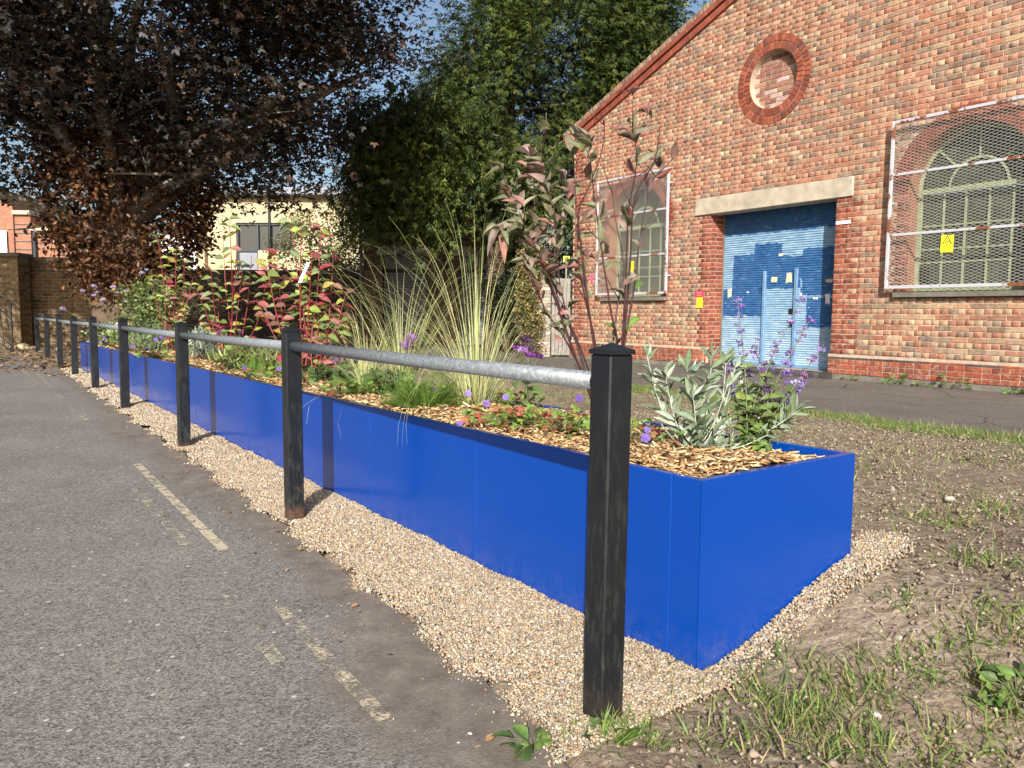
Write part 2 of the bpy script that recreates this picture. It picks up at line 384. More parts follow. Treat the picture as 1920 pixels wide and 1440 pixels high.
# ================================================================== GROUND, ROAD, PATH
EDGE_A = [-8, -.3, .08, .43, 1.18, 2.23, 3.67, 4.61, 6.9, 9, 12.7, 14, 17]
EDGE_E = [-.68, -.64, -.6, -.56, -.5, -.46, -.42, -.4, -.36, -.3, -.22, -.3, -.6]
def edge(a): return np.interp(a, EDGE_A, EDGE_E)
PN = [ae(on_ground(*q)) for q in ((1920, 822), (1700, 795), (1510, 772), (1300, 738), (1100, 714), (1000, 702), (900, 692))]
PN_A = [-9] + [q[0] for q in PN] + [40]; PN_E = [PN[0][1] - .2] + [q[1] for q in PN] + [PN[-1][1]]
def path_near(a): return np.interp(a, PN_A, PN_E)
HALL_D, HALL_S, HALL_Z = 10.8, 8.445, .17
N2 = Vector((math.cos(A2), math.sin(A2), 0)); D2 = Vector((-math.sin(A2), math.cos(A2), 0))
HALL = N2 * HALL_D + D2 * HALL_S + Vector((0, 0, HALL_Z)); HALL_R = A2 - math.pi / 2
def hall_w(x, y, z): return HALL - D2 * x + N2 * y + Vector((0, 0, z))

def spaced(lo, a, b, hi, fine):
    m = list(np.arange(a, b, fine)); l = [a]; st = fine
    while l[-1] > lo: st *= 1.35; l.append(l[-1] - st)
    h = [b]; st = fine
    while h[-1] < hi: st *= 1.35; h.append(h[-1] + st)
    return np.array(sorted(set(l[1:] + m + h)))
gx = spaced(-400, -1.5, 8.5, 400, .07); gy = spaced(-60, 1.2, 9.5, 700, .07)
X, Y = np.meshgrid(gx, gy); a_ = (X - C0.x) * D1.x + (Y - C0.y) * D1.y; e_ = (X - C0.x) * E1.x + (Y - C0.y) * E1.y
Z = gz_ae(a_, e_)
on_road = (e_ < edge(a_) + .03) & (a_ < 16.4); pth = e_ > path_near(a_) + .05
und = .03 * np.sin(X * 3.1 + 1.3 * np.sin(Y * 2.3)) * np.sin(Y * 2.7 + X)
nz = und * .5 + rng.normal(0, .0065, X.shape)
Z = np.where(on_road | pth, Z - .06, Z + np.where((X > -1.5) & (X < 8.6) & (Y < 9.6), nz, 0))
Z = np.where((a_ > -.02) & (a_ < 12.3) & (e_ > .01) & (e_ < .84), Z - .12, Z)
nx, ny = len(gx), len(gy); I = np.arange(nx * ny).reshape(ny, nx)
F = np.stack([I[:-1, :-1], I[:-1, 1:], I[1:, 1:], I[1:, :-1]], -1).reshape(-1, 4)
obj('ground', np_mesh('ground', np.stack([X, Y, Z], -1).reshape(-1, 3), F, M['soil'], smooth=True), kind='structure')

def strip_sheet(name, A, Ef, offs, mat, dirt=None, lift=.0, wob=0.):
    A = np.asarray(A); P = []; Dv = []
    for a in A:
        e0 = Ef(a) + wob * (math.sin(a * 7.3) + .6 * math.sin(a * 17.1 + 1) + .5 * math.sin(a * 3.1)) / 2
        for k in offs:
            e = e0 + k; w = W(a, e); P.append((w.x, w.y, float(gz_ae(a, e)) + lift)); Dv.append(dirt(a, k) if dirt else 0)
    m = len(offs); I = np.arange(len(P)).reshape(len(A), m)
    F = np.stack([I[:-1, :-1], I[1:, :-1], I[1:, 1:], I[:-1, 1:]], -1).reshape(-1, 4)
    me = np_mesh(name, P, F if offs[-1] < 0 else F[:, ::-1], mat, smooth=True)
    if dirt:
        at = me.attributes.new('dirt', 'FLOAT', 'POINT'); at.data.foreach_set('value', np.array(Dv, dtype=np.float32))
    return me
def road_dirt(a, k):
    d = -k; w = .2 + .26 * math.exp(-((a - .35) / .55) ** 2) + .12 * math.exp(-((a - 3.4) / .6) ** 2) + .18 * math.exp(-((a - 5.6) / .8) ** 2)
    return float(np.clip(1.15 - d / w * .75, 0, 1))
roff = [0.02, -.04, -.1, -.16, -.22, -.3, -.4, -.5, -.65, -.8, -1.1, -1.5, -2.2, -3.2, -5, -9, -16]
obj('road', strip_sheet('road', np.concatenate([np.arange(-8, -1, .5), np.arange(-1, 6, .06), np.arange(6, 16.3, .2)]), edge, roff, M['asphalt'], road_dirt, wob=.02), kind='structure')
poff = [0, .1, .3, .6, 1, 1.5, 2, 2.5, 3, 3.5, 4.2, 5.5, 7, 9]
pa = np.concatenate([np.arange(-9, 0, .5), np.arange(0, 7, .08), np.arange(7, 24, .3)])
obj('footpath', strip_sheet('footpath', pa, path_near, poff, M['path'], None, .004, .05), kind='structure')

# worn double yellow lines
def yellow(a0, a1, off, wear0, wear1, name):
    P = []; Wv = []; n = max(4, int((a1 - a0) / .06))
    for i in range(n + 1):
        a = a0 + (a1 - a0) * i / n; e0 = np.interp(a, [0, .5, 2, 4.1, 7.4, 9, 15], [-.9, -.88, -.8, -.735, -.70, -.66, -.5]) + off
        for k in (-.024, 0, .024):
            w = W(a, e0 + k); P.append((w.x, w.y, float(gz_ae(a, e0)) + .004)); Wv.append(wear0 + (wear1 - wear0) * i / n)
    I = np.arange(len(P)).reshape(-1, 3); F = np.stack([I[:-1, 1:], I[1:, 1:], I[1:, :-1], I[:-1, :-1]], -1).reshape(-1, 4)
    me = np_mesh('yellow_line', P, F[:, ::-1] if False else F, M['yellow_line'])
    at = me.attributes.new('wear', 'FLOAT', 'POINT'); at.data.foreach_set('value', np.array(Wv, dtype=np.float32))
    return obj('yellow_line', me, kind='structure')
for q in ((.3, 1.25, .01, .5, .46), (1.25, 1.95, 0, .36, .4), (1.98, 2.32, 0, .6, .6), (2.32, 4.15, 0, .56, .54), (4.5, 6.4, 0, .12, .2), (6.4, 7.5, 0, .5, .46),
          (8.2, 12.5, 0, .42, .5), (.45, .55, -.13, .45, .45), (.78, 1.1, -.125, .5, .46), (1.3, 1.6, -.125, .42, .42), (2.15, 2.5, -.125, .5, .45), (2.5, 4.1, -.125, .46, .44), (7.0, 7.6, -.13, .38, .38), (8.2, 12.5, -.13, .38, .5)):
    yellow(*q, '')

# ------------------------------------------------------------------ gravel
def inside(px, py, poly):
    n = len(poly); r = np.zeros(len(px), bool); j = n - 1
    for i in range(n):
        xi, yi = poly[i]; xj, yj = poly[j]
        c = ((yi > py) != (yj > py)) & (px < (xj - xi) * (py - yi) / (yj - yi + 1e-12) + xi); r ^= c; j = i
    return r
PL_L, PL_W, PL_T = 11.9, .82, .564
end_poly = [(.03, -.5)] + [ae(on_ground(*q)) for q in ((1100, 1352), (1230, 1345), (1330, 1312), (1400, 1270), (1480, 1195), (1560, 1130), (1640, 1078), (1700, 1032), (1690, 1010), (1640, 1003), (1604, 1015))] + [(.02, PL_W), (.03, 0)]
def gravel_pts(n, a0, a1):
    a = rng.uniform(a0, a1, n); e = rng.uniform(-.75, 0, n)
    w = .03 * np.sin(a * 9) + .02 * np.sin(a * 23 + 1) + rng.normal(0, .018, n)
    k = e > edge(a) + .03 + w
    return a[k], e[k] - .003
ico = [(0, 0, 1), (.894, 0, .447), (.276, .851, .447), (-.724, .526, .447), (-.724, -.526, .447), (.276, -.851, .447),
       (.724, .526, -.447), (-.276, .851, -.447), (-.894, 0, -.447), (-.276, -.851, -.447), (.724, -.526, -.447), (0, 0, -1)]
icf = [(0, 1, 2), (0, 2, 3), (0, 3, 4), (0, 4, 5), (0, 5, 1), (1, 6, 2), (2, 7, 3), (3, 8, 4), (4, 9, 5), (5, 10, 1), (2, 6, 7), (3, 7, 8), (4, 8, 9), (5, 9, 10), (1, 10, 6), (6, 11, 7), (7, 11, 8), (8, 11, 9), (9, 11, 10), (10, 11, 6)]
GP = [(.38, .29, .185), (.41, .335, .23), (.32, .24, .155), (.43, .375, .29), (.3, .21, .125), (.27, .235, .195), (.18, .16, .14), (.34, .215, .12), (.4, .32, .21), (.49, .45, .38)]
peb_v = [(1, .15, .1), (-.2, 1, .1), (-1, -.1, -.1), (.2, -1, 0), (.2, .15, .75), (-.2, -.1, -.75)]
peb_f = [(0, 1, 4), (1, 2, 4), (2, 3, 4), (3, 0, 4), (1, 0, 5), (2, 1, 5), (3, 2, 5), (0, 3, 5)]
parts_a, parts_e, parts_s = [], [], []
for n, a0, a1, s0, s1 in ((64000, -.12, 1.5, .0028, .0062), (56000, 1.5, 3.8, .0038, .0075), (30000, 3.8, 7.5, .0055, .0105), (17000, 7.5, 12.4, .009, .014)):
    a, e = gravel_pts(n, a0, a1); parts_a.append(a); parts_e.append(e); parts_s.append(rng.uniform(s0, s1, len(a)) * np.where(rng.random(len(a)) < .06, 1.5, 1))
pa_, pe_ = rng.uniform(-.6, .6, 150000), rng.uniform(-.6, 2.0, 150000)
k = inside(pa_ + rng.normal(0, .022, len(pa_)), pe_ + rng.normal(0, .03, len(pa_)), end_poly) & ~((pa_ > -.004) & (pe_ > -.004) & (pe_ < PL_W))
parts_a.append(pa_[k]); parts_e.append(pe_[k]); parts_s.append(rng.uniform(.003, .0068, k.sum()))
# strays on the soil and the road
pa_, pe_ = rng.uniform(-.9, 4, 6000), rng.uniform(-1.0, 2.4, 6000)
k = ~((pa_ > -.02) & (pe_ > -.02) & (pe_ < .85)) & (rng.random(6000) < np.exp(-np.maximum(np.abs(pe_ - .0) - .45, 0) * 5.))
parts_a.append(pa_[k]); parts_e.append(pe_[k]); parts_s.append(rng.uniform(.0012, .004, k.sum()))
ga, ge, gs = np.concatenate(parts_a), np.concatenate(parts_e), np.concatenate(parts_s)
gzv = gz_ae(ga, ge) + np.where(ge < 0.0, .004 + .018 * np.clip((ge - edge(ga)) * 4, 0, 1), .012) + rng.uniform(-.004, .004, len(ga)) + .007 * np.sin(ga * 5) * np.sin(ga * 13 + ge * 9)
gp = np.stack([C0.x + D1.x * ga + E1.x * ge, C0.y + D1.y * ga + E1.y * ge, gzv], 1)
sc = gs[:, None] * rng.uniform(.5, 1.4, (len(gs), 3))
BEDM = mat_plain('gravel_bed', (.27, .205, .13), .9, .5, 160, .6, 160, world=True, spec=.2)
ba = np.arange(-.1, 12.3, .06); P = []
for a in ba:
    e0 = float(edge(a)) + .06 + .03 * math.sin(a * 9)
    for k in range(6): e = e0 + (-.006 - e0) * k / 5; w = W(a, e); P.append((w.x, w.y, float(gz_ae(a, e)) + .0 + .016 * min(1, (e - e0) * 4)))
I = np.arange(len(P)).reshape(-1, 6); obj('gravel_bed', np_mesh('gravel_bed', P, np.stack([I[:-1, 1:], I[1:, 1:], I[1:, :-1], I[:-1, :-1]], -1).reshape(-1, 4), BEDM, smooth=True), kind='structure')
obj('gravel', scatter(peb_v, peb_f, gp, rmats(len(gp), sc), pick(GP, len(gp)), 'gravel', M['pebbles'], False), kind='stuff')['label'] = 'golden pea gravel heaped along the foot of the blue planter'

# ================================================================== BLUE PLANTER
pr = math.atan2(D1.y, D1.x)                # local x along the planter, local y = minus e
planter = thing('planter', 'long bright blue sheet metal planter box filled with plants and wood chip', 'planter', W(0, 0, 0), pr)
def panel(x0, x1, y0, y1):
    b = MB(); b.box(x0, x1, y0, y1, -.25, PL_T, .003); return b.build('panel', M['blue'], planter)
def corner_panel(pts):
    n = len(pts); V = [(x, y, -.25) for x, y in pts] + [(x, y, PL_T) for x, y in pts]
    me = py_mesh('panel', V, [tuple(reversed(range(n))), tuple(range(n, 2 * n))] + [(i, (i + 1) % n, n + (i + 1) % n, n + i) for i in range(n)], M['blue'])
    o = obj('panel', me, planter); bv = o.modifiers.new('edge', 'BEVEL'); bv.width = .0015; bv.segments = 2
TH = .03; seams = [.0, .114] + [1.187 + .98 * i for i in range(11)] + [PL_L]
for k, (s0, s1) in enumerate(zip(seams[:-1], seams[1:])):
    if 0 < k < len(seams) - 2:
        panel(s0 + .0012, s1 - .0012, -TH, 0); panel(s0 + .0012, s1 - .0012, -PL_W, -PL_W + TH)
g_ = .0006; L_, W_ = PL_L, PL_W
corner_panel([(0 + g_, 0), (TH + g_, -TH), (.114 - .0012, -TH), (.114 - .0012, 0)]); corner_panel([(0 + g_, -W_), (.114 - .0012, -W_), (.114 - .0012, -W_ + TH), (TH + g_, -W_ + TH)])
corner_panel([(0, -g_), (0, -W_ + g_), (TH, -W_ + TH + g_), (TH, -TH - g_)]); corner_panel([(L_, -W_ + g_), (L_, -g_), (L_ - TH, -TH - g_), (L_ - TH, -W_ + TH + g_)])
x9 = seams[-2] + .0012; corner_panel([(x9, 0), (x9, -TH), (L_ - TH - g_, -TH), (L_ - g_, 0)]); corner_panel([(x9, -W_ + TH), (x9, -W_), (L_ - g_, -W_), (L_ - TH - g_, -W_ + TH)])
b = MB(); b.box(TH + .004, PL_L - TH - .004, -PL_W + TH + .004, -TH - .004, -.2, PL_T - .034); b.build('soil_fill', M['mulch_bed'], planter)
b = MB()
for y0, y1 in ((-TH - .0035, -TH - .0005),): b.box(TH + .001, PL_L - TH - .001, y0, y1, .3, PL_T - .008)
b.build('liner', M['liner'], planter)
# mulch of wood chips
def chips(n, a0, a1, s0, s1, dens=None):
    a = rng.uniform(a0, a1, n); e = rng.uniform(TH + .012, PL_W - TH - .012, n); return a, e, rng.uniform(s0, s1, n)
q = [chips(5200, .05, 1.8, .018, .05), chips(5800, 1.8, 5, .02, .05), chips(4500, 5, 11.8, .026, .055)]
ca, ce, cs = (np.concatenate([k[i] for k in q]) for i in range(3))
cz = PL_T - .032 + rng.uniform(0, .022, len(ca)) + .014 * np.sin(ca * 3.1 + ce * 5) + .016 * np.clip((ce - .1) * 3, 0, 1) * np.clip((.75 - ce) * 4, 0, 1)
cp_ = np.stack([C0.x + D1.x * ca + E1.x * ce, C0.y + D1.y * ca + E1.y * ce, cz], 1)
cv = [(-.5, -.16, 0), (.1, -.22, .05), (.5, -.1, 0), (.5, .12, .03), (.0, .2, .0), (-.5, .13, .05), (-.5, 0, .07), (.5, 0, .09), (0, 0, -.05)]
cf = [(0, 1, 6), (1, 7, 6), (1, 2, 7), (7, 2, 3), (3, 4, 7), (7, 4, 6), (4, 5, 6), (6, 5, 0), (0, 8, 1), (1, 8, 2), (2, 8, 3), (3, 8, 4), (4, 8, 5), (5, 8, 0)]
CP = [(.48, .31, .14), (.42, .255, .11), (.55, .41, .22), (.37, .21, .095), (.25, .125, .06), (.52, .38, .195), (.57, .46, .27), (.18, .095, .05)]
csc = cs[:, None] * np.stack([rng.uniform(.8, 1.7, len(cs)), rng.uniform(.6, 1.3, len(cs)), rng.uniform(.5, 1.5, len(cs))], 1)
mo = obj('wood_chip_mulch', scatter(cv, cf, cp_, rmats(len(cp_), csc, .28), pick(CP, len(cp_)), 'wood_chip_mulch', M['tint_matte']), kind='stuff')
mo['label'] = 'tan wood chip mulch filling the top of the blue planter'

# ================================================================== POST AND RAIL FENCE
def f_off(a): return -.405 + .02 * a
POSTS = []
for px in (1136, 549, 342, 232, 177, 139, 112, 88, 70):
    e = -.42
    for _ in range(6): a = a_at_px(px, e); e = f_off(a)
    POSTS.append((a, e))
print('posts', [(round(a, 2), round(e, 2)) for a, e in POSTS])
fp0 = W(*POSTS[0], -.03); fdir = (W(*POSTS[-1]) - W(*POSTS[0])).normalized(); fr = math.atan2(fdir.y, fdir.x)
fence = thing('post_and_rail_fence', 'row of square black posts joined by a galvanised tube rail beside the road', 'fence', fp0, fr)
HW = .039; PT = .95
b = MB(); b.box(-HW, HW, -HW, HW, -.25, PT, .0045); post_me = b.mesh('post', M['post'])
b = MB(); w = HW + .003
b.add([(-w, -w, PT + .0005), (w, -w, PT + .0005), (w, w, PT + .0005), (-w, w, PT + .0005), (-w, -w, PT + .012), (w, -w, PT + .012), (w, w, PT + .012), (-w, w, PT + .012), (0, 0, PT + .03)],
      [(0, 3, 2, 1), (0, 1, 5, 4), (1, 2, 6, 5), (2, 3, 7, 6), (3, 0, 4, 7), (4, 5, 8), (5, 6, 8), (6, 7, 8), (7, 4, 8)])
cap_me = b.mesh('cap', M['post'])
inv = Matrix.Rotation(-fr, 3, 'Z'); PTOP = .975; lean = [(.5, .4), (0, -.4), (.2, 1.1), (.3, 1.6), (-.3, .8), (.2, .9), (0, .6), (.4, .5), (-.2, .3)]
prev = None
for i, (a, e) in enumerate(POSTS):
    l = inv @ (W(a, e, PTOP + .005 * math.sin(i * 2.1)) - fp0); base = (l.x, l.y, l.z - PT - .028)
    po = obj('post', post_me, fence, loc=base, rot=(R(lean[i][0]), R(-lean[i][1] * .35), rnd.uniform(-.02, .02)), color=((.15, 1, .9, .5, .3, .4, .2, .2, .2)[i], 1, 1))
    obj('cap', cap_me, po)
    hole = Vector((base[0], base[1], base[2] + PT - .072))
    if prev is not None:
        b = MB(); d = (hole - prev); u = d.normalized()
        b.tube([prev + u * (HW + .0015), prev + d * .5 + Vector((0, 0, -.002)), hole - u * (HW + .0015)], .0242, 20); b.build('rail', M['galv'], fence, smooth=True)
        for q, s in ((prev, 1), (hole, -1)):
            c = MB(); c.tube([q + u * s * (HW + .0008), q + u * s * (HW + .003)], .0275, 20); c.build('weld_collar', M['post'], fence)
    prev = hole

# ================================================================== BRICKWORK
def brick_tv(L, h, c=.005, dep=.06, taper=0., jit=0.):
    v = []
    for ins, y in ((c, 0.), (0., c), (0., dep)):
        for sx, sz in ((-1, -1), (1, -1), (1, 1), (-1, 1)):
            z = sz * (h / 2 - ins); v.append((sx * (L / 2 - ins) * (1 + taper * z / (h / 2)), y, z))
    v = np.array(v)
    return v
BF = [(3, 2, 1, 0)[::-1], (0, 4, 5, 1)[::-1], (1, 5, 6, 2)[::-1], (2, 6, 7, 3)[::-1], (3, 7, 4, 0)[::-1], (4, 8, 9, 5)[::-1], (5, 9, 10, 6)[::-1], (6, 10, 11, 7)[::-1], (7, 11, 8, 4)[::-1]]
BF = np.array([(0, 1, 2, 3), (0, 4, 5, 1), (1, 5, 6, 2), (2, 6, 7, 3), (3, 7, 4, 0), (4, 8, 9, 5), (5, 9, 10, 6), (6, 10, 11, 7), (7, 11, 8, 4)])
def brickwork(parent, bl, toworld, name='brick', cap=300, jit=.0022, mat_o='brick', mat_a='brickwork', dep=.06, c=.005, label=None):
    """bl: (x, y, z, length, height, angle, taper, colour); the largest in view become parts, the rest one mass"""
    sized = []
    for i, q in enumerate(bl):
        p = toworld(q[0], q[1], q[2]); u, v = proj(p); d = (p - EYE).length
        vis = -20 < u < 1940 and -20 < v < 1460
        sized.append((0 if vis else 1, d / math.sqrt(q[3] * q[4]), i))
    sized.sort(); single = set(i for v, d, i in sized[:cap] if v == 0)
    cache = {}; V = []; T = []
    for i, (x, y, z, L, h, an, tp, col) in enumerate(bl):
        if i in single:
            k = (round(L, 3), round(h, 3), round(tp, 2))
            if k not in cache:
                tv = brick_tv(L, h, c, dep, tp); tv = tv + np.array([[rnd.uniform(-jit, jit) if j < 8 else 0, 0, rnd.uniform(-jit, jit) if j < 8 else 0] for j in range(12)])
                cache[k] = py_mesh(name, tv, [tuple(f) for f in BF], M[mat_o])
            obj(name, cache[k], parent, loc=(x, y, z), rot=(rnd.uniform(-.008, .008), an, rnd.uniform(-.012, .012)), color=col)
        else:
            tv = brick_tv(L, h, c, dep, tp) + rng.uniform(-jit, jit, (12, 3)) * np.array([1, .3, 1])
            ca, sa = math.cos(an), math.sin(an)
            V.append(np.stack([tv[:, 0] * ca + tv[:, 2] * sa + x, tv[:, 1] + y, -tv[:, 0] * sa + tv[:, 2] * ca + z], 1)); T.append(col)
    if V:
        n = len(V); F = (BF[None] + (np.arange(n) * 12)[:, None, None]).reshape(-1, 4)
        o = obj(name + 'work' if name == 'brick' else name + '_mass', np_mesh(name + 'work', np.concatenate(V), F, M[mat_a], np.repeat(np.array(T), 9, axis=0)), parent, kind='stuff')
    return len(single)
def vary(c, k=.22):
    f = rnd.uniform(1 - k, 1 + k); return tuple(max(.01, v * f * rnd.uniform(.93, 1.07)) for v in c)
def soft(c, k=.42): return tuple(v * (1 - k) + m * k for v, m in zip(c, (.3, .198, .15)))
RED = [(.235, .066, .04), (.2, .055, .035), (.27, .084, .05)]
def stock(x, z, row):
    """mixed stock bricks: reds above, more buff and cream lower down"""
    cream = .17 + .13 * math.exp(-((z - 1.0) / .8) ** 2) * (1.3 if x < -1 else .8) + .14 * fbm(x, z, 3, .8)
    grey = .15 + .12 * fbm(x, z, 9, .9) + .06 * (row % 2)
    r = rnd.random()
    if r < cream: return vary(rnd.choice([(.5, .37, .21), (.56, .43, .27), (.46, .35, .23), (.5, .31, .18)]))
    if r < cream + grey: return vary(rnd.choice([(.19, .135, .095), (.23, .185, .135), (.27, .21, .145), (.13, .105, .088), (.19, .14, .105)]))
    return vary(rnd.choice([(.38, .125, .06), (.43, .165, .085), (.35, .1, .05), (.46, .215, .125), (.41, .18, .105), (.48, .25, .145), (.33, .12, .07)]))

# ================================================================== BRICK HALL
hall = thing('brick_hall', 'old brick hall with a gable, arched windows and a blue roller shutter', 'building', HALL, HALL_R)
HWID = 5.07
DOOR = 1.235; DZ0, DZ1 = .0, 2.63
WC, WR, WSILL, WSPR = 3.14, .80, 1.22, 2.60
RZ, RI, RO = 4.65, .455, .70
def verge(x): return 6.44 - .375 * abs(x)
def holes(z):
    """blocked spans of x at a height"""
    o = []
    if z < DZ1: o.append((-DOOR, DOOR))
    if 2.625 < z < 2.925: o.append((-1.56, 1.51))
    for c in (-WC, WC):
        if WSILL - .09 < z < WSILL: o.append((c - .92, c + .92))
        elif WSILL <= z < WSPR: o.append((c - WR, c + WR))
        elif WSPR <= z < WSPR + WR + .235:
            h = math.sqrt(max(0, (WR + .235) ** 2 - (z - WSPR) ** 2)); o.append((c - h, c + h))
    if abs(z - RZ) < RO: h = math.sqrt(RO ** 2 - (z - RZ) ** 2); o.append((-h, h))
    return sorted(o)
def free(x0, x1, hs):
    seg = [(x0, x1)]
    for a, b in hs:
        n = []
        for s, e in seg:
            if b <= s or a >= e: n.append((s, e)); continue
            if a > s: n.append((s, a))
            if b < e: n.append((b, e))
        seg = n
    return seg
CH = .075; bl = []; plinth = []; bull = []
for row in range(0, 90):
    z = row * CH + CH / 2
    xl = HWID if z < verge(HWID) else (6.44 - z) / .375 - .04
    if xl < .1: break
    hs = holes(z); st = row % 2
    if row < 4:
        prj = -.055
        x = -HWID
        while x < HWID - .02:
            L = .215 if (row % 2 == 1 or row == 3) else .1025
            for s, e in free(x, min(x + L, HWID), hs):
                if e - s > .03:
                    q = ((s + e) / 2, prj, z, e - s, .065, rnd.uniform(-.004, .004), 0, vary(rnd.choice([(.3, .08, .045), (.26, .065, .04), (.22, .07, .05)]) if row < 3 else rnd.choice([(.28, .085, .05), (.1, .06, .05), (.08, .06, .055), (.38, .11, .045)])))
                    (plinth if row < 3 else bull).append(q)
            x += L + .01
        continue
    x = -HWID + (0 if st else .05625)
    unit = .215 if st else .1025; pieces = []
    while x < HWID:
        for s, e in free(max(x, -xl), min(x + unit, xl), hs): pieces.append([s, e])
        x += unit + .01
    k = 0
    while k < len(pieces):
        s, e = pieces[k]
        if e - s < .06:
            if k and s - pieces[k - 1][1] < .013: pieces[k - 1][1] = e; pieces.pop(k); continue
            if k + 1 < len(pieces) and pieces[k + 1][0] - e < .013: pieces[k + 1][0] = s; pieces.pop(k); continue
        k += 1
    if True:
        for s, e in pieces:
            if e - s < .02: continue
            m = (s + e) / 2; tooth = .34 if st else .235
            near_door = DOOR - .01 < abs(m) < DOOR + tooth and z < 2.63
            near_win = any(WR < abs(m - c) < WR + (.225 if st else .12) and WSILL < z < WSPR for c in (-WC, WC))
            corner = abs(m) > HWID - (.34 if st else .235)
            col = vary(rnd.choice(RED)) if (near_door or near_win or corner) else soft(stock(m, z, row))
            bl.append((m, rnd.uniform(-.0025, .0025), z + rnd.uniform(-.0015, .0015), e - s + .0015, .0655 + rnd.uniform(-.003, .001), rnd.uniform(-.006, .006), 0, col))
print('bricks', len(bl), brickwork(hall, bl, hall_w))
brickwork(hall, plinth, hall_w, 'plinth_brick', 300, mat_a='brickwork', dep=.1)
# sloping plinth course
for (x, y, z, L, h, an, tp, col) in bull:
    v = [(-L / 2, y, -.0325), (L / 2, y, -.0325), (L / 2, y, -.012), (-L / 2, y, -.012), (-L / 2, -.004, .0325), (L / 2, -.004, .0325), (L / 2, .05, .0325), (-L / 2, .05, .0325), (-L / 2, .05, -.0325), (L / 2, .05, -.0325)]
    obj('coping_brick', py_mesh('coping_brick', v, [(0, 1, 2, 3), (3, 2, 5, 4), (4, 5, 6, 7), (0, 3, 4, 7, 8), (1, 9, 6, 5, 2), (8, 9, 1, 0)], M['redbrick']), hall, loc=(x, 0, z), color=col)
# mortar backing with the openings left out
b = MB(); y = .009
def cell(x0, x1, z0, z1, yy=y): b.add([(x0, yy, z0), (x1, yy, z0), (x1, yy, z1), (x0, yy, z1)], [(0, 1, 2, 3)])
for row in range(0, 180):
    z0 = row * CH / 2; z1 = z0 + CH / 2; zm = (z0 + z1) / 2
    xl = HWID if z1 < verge(HWID) else (6.46 - z1) / .375
    if xl < .05: break
    hs = [(a + (.1 if 1 else 0), c - .1) if (zm > WSPR and abs((a + c) / 2) > 1 and c - a > .3) else ((a + .12, c - .12) if (abs(zm - RZ) < RO and abs(a + c) < .01 and zm > 3.5 and c - a > .3) else (a, c)) for a, c in holes(zm)]
    for s, e in free(-xl, xl, hs): cell(s, e, z0, z1 + .0004, y if z0 >= .3 else -.046)
b.add([(-HWID, -.046, .3), (-DOOR, -.046, .3), (-DOOR, .009, .3), (-HWID, .009, .3)], [(0, 1, 2, 3)])
b.build('wall', M['mortar'], hall)
# foundation kerb under the plinth, side walls, roof
for s0, s1 in ((-HWID, -DOOR - .01), (DOOR + .01, HWID)):
    b = MB(); b.box(s0, s1, -.075, -.0, -.16, -.004, .006); b.build('foundation', M['dark_concrete'], hall)
b = MB(); b.box(-HWID, -HWID + .3, .07, 14, 0, verge(HWID)); b.box(HWID - .3, HWID, .07, 14, 0, verge(HWID)); b.box(-HWID + .3, HWID - .3, 13.7, 14, 0, verge(HWID)); b.build('side_wall', M['mortar_red'], hall)
b = MB()
for s in (-1, 1):
    P = [(0, 6.5), (s * (HWID + .3), 6.5 - .375 * (HWID + .3))]
    b.add([(P[0][0], .02, P[0][1] + .02), (P[1][0], .02, P[1][1] + .02), (P[1][0], 14.2, P[1][1] + .02), (P[0][0], 14.2, P[0][1] + .02), (P[0][0], .02, P[0][1] + .12), (P[1][0], .02, P[1][1] + .12), (P[1][0], 14.2, P[1][1] + .12), (P[0][0], 14.2, P[0][1] + .12)],
          [(0, 1, 2, 3), (4, 7, 6, 5), (0, 4, 5, 1), (1, 5, 6, 2), (2, 6, 7, 3), (3, 7, 4, 0)])
b.build('roof', M['slate'], hall)
# verge: two terracotta mouldings and a brick on edge capping
ang = math.atan(.375); Ls = (HWID + .22) / math.cos(ang)
for s in (-1, 1):
    rotm = Matrix.Rotation(s * ang, 3, 'Y')
    for nm, z0, z1, pr_, mt in (('verge_moulding', -.03, .085, -.045, 'red_paint'), ('verge_moulding', .097, .185, -.085, 'red_paint')):
        n = int(Ls / .45)
        for i in range(n):
            u0, u1 = i * Ls / n, (i + 1) * Ls / n; b = MB()
            b.box(min(s * u0, s * u1) + .002, max(s * u0, s * u1) - .002, pr_, .06, z0, z1, .008)
            b.build(nm, M[mt], hall, loc=(0, 0, 6.44), rot=rotm)
    n = int(Ls / .078)
    cb = []
    for i in range(n):
        u = s * (i + .5) * Ls / n; col = vary(rnd.choice([(.2, .14, .1), (.26, .16, .1), (.16, .12, .1), (.3, .22, .14)]), .3)
        if u * s > .6: obj('capping_brick', M.setdefault('cap_me', py_mesh('capping_brick', brick_tv(.068, .1, .006, .2), [tuple(f) for f in BF] + [(8, 11, 10, 9)], M['brick'])), hall, loc=tuple(rotm @ Vector((u, -.07 + rnd.uniform(-.006, .006), .243)) + Vector((0, 0, 6.44))), rot=rotm, color=col)
    # corbelled foot of the verge
    for j, (w, z0) in enumerate(((.12, -.31), (.2, -.235), (.28, -.16))):
        b = MB(); b.box(s * (HWID + .0) - (w if s < 0 else 0), s * HWID + (w if s > 0 else 0), -.05 - .01 * j, .2, verge(HWID) + z0 + .14, verge(HWID) + z0 + .207, .006)
        b.build('kneeler', M['red_paint'], hall)
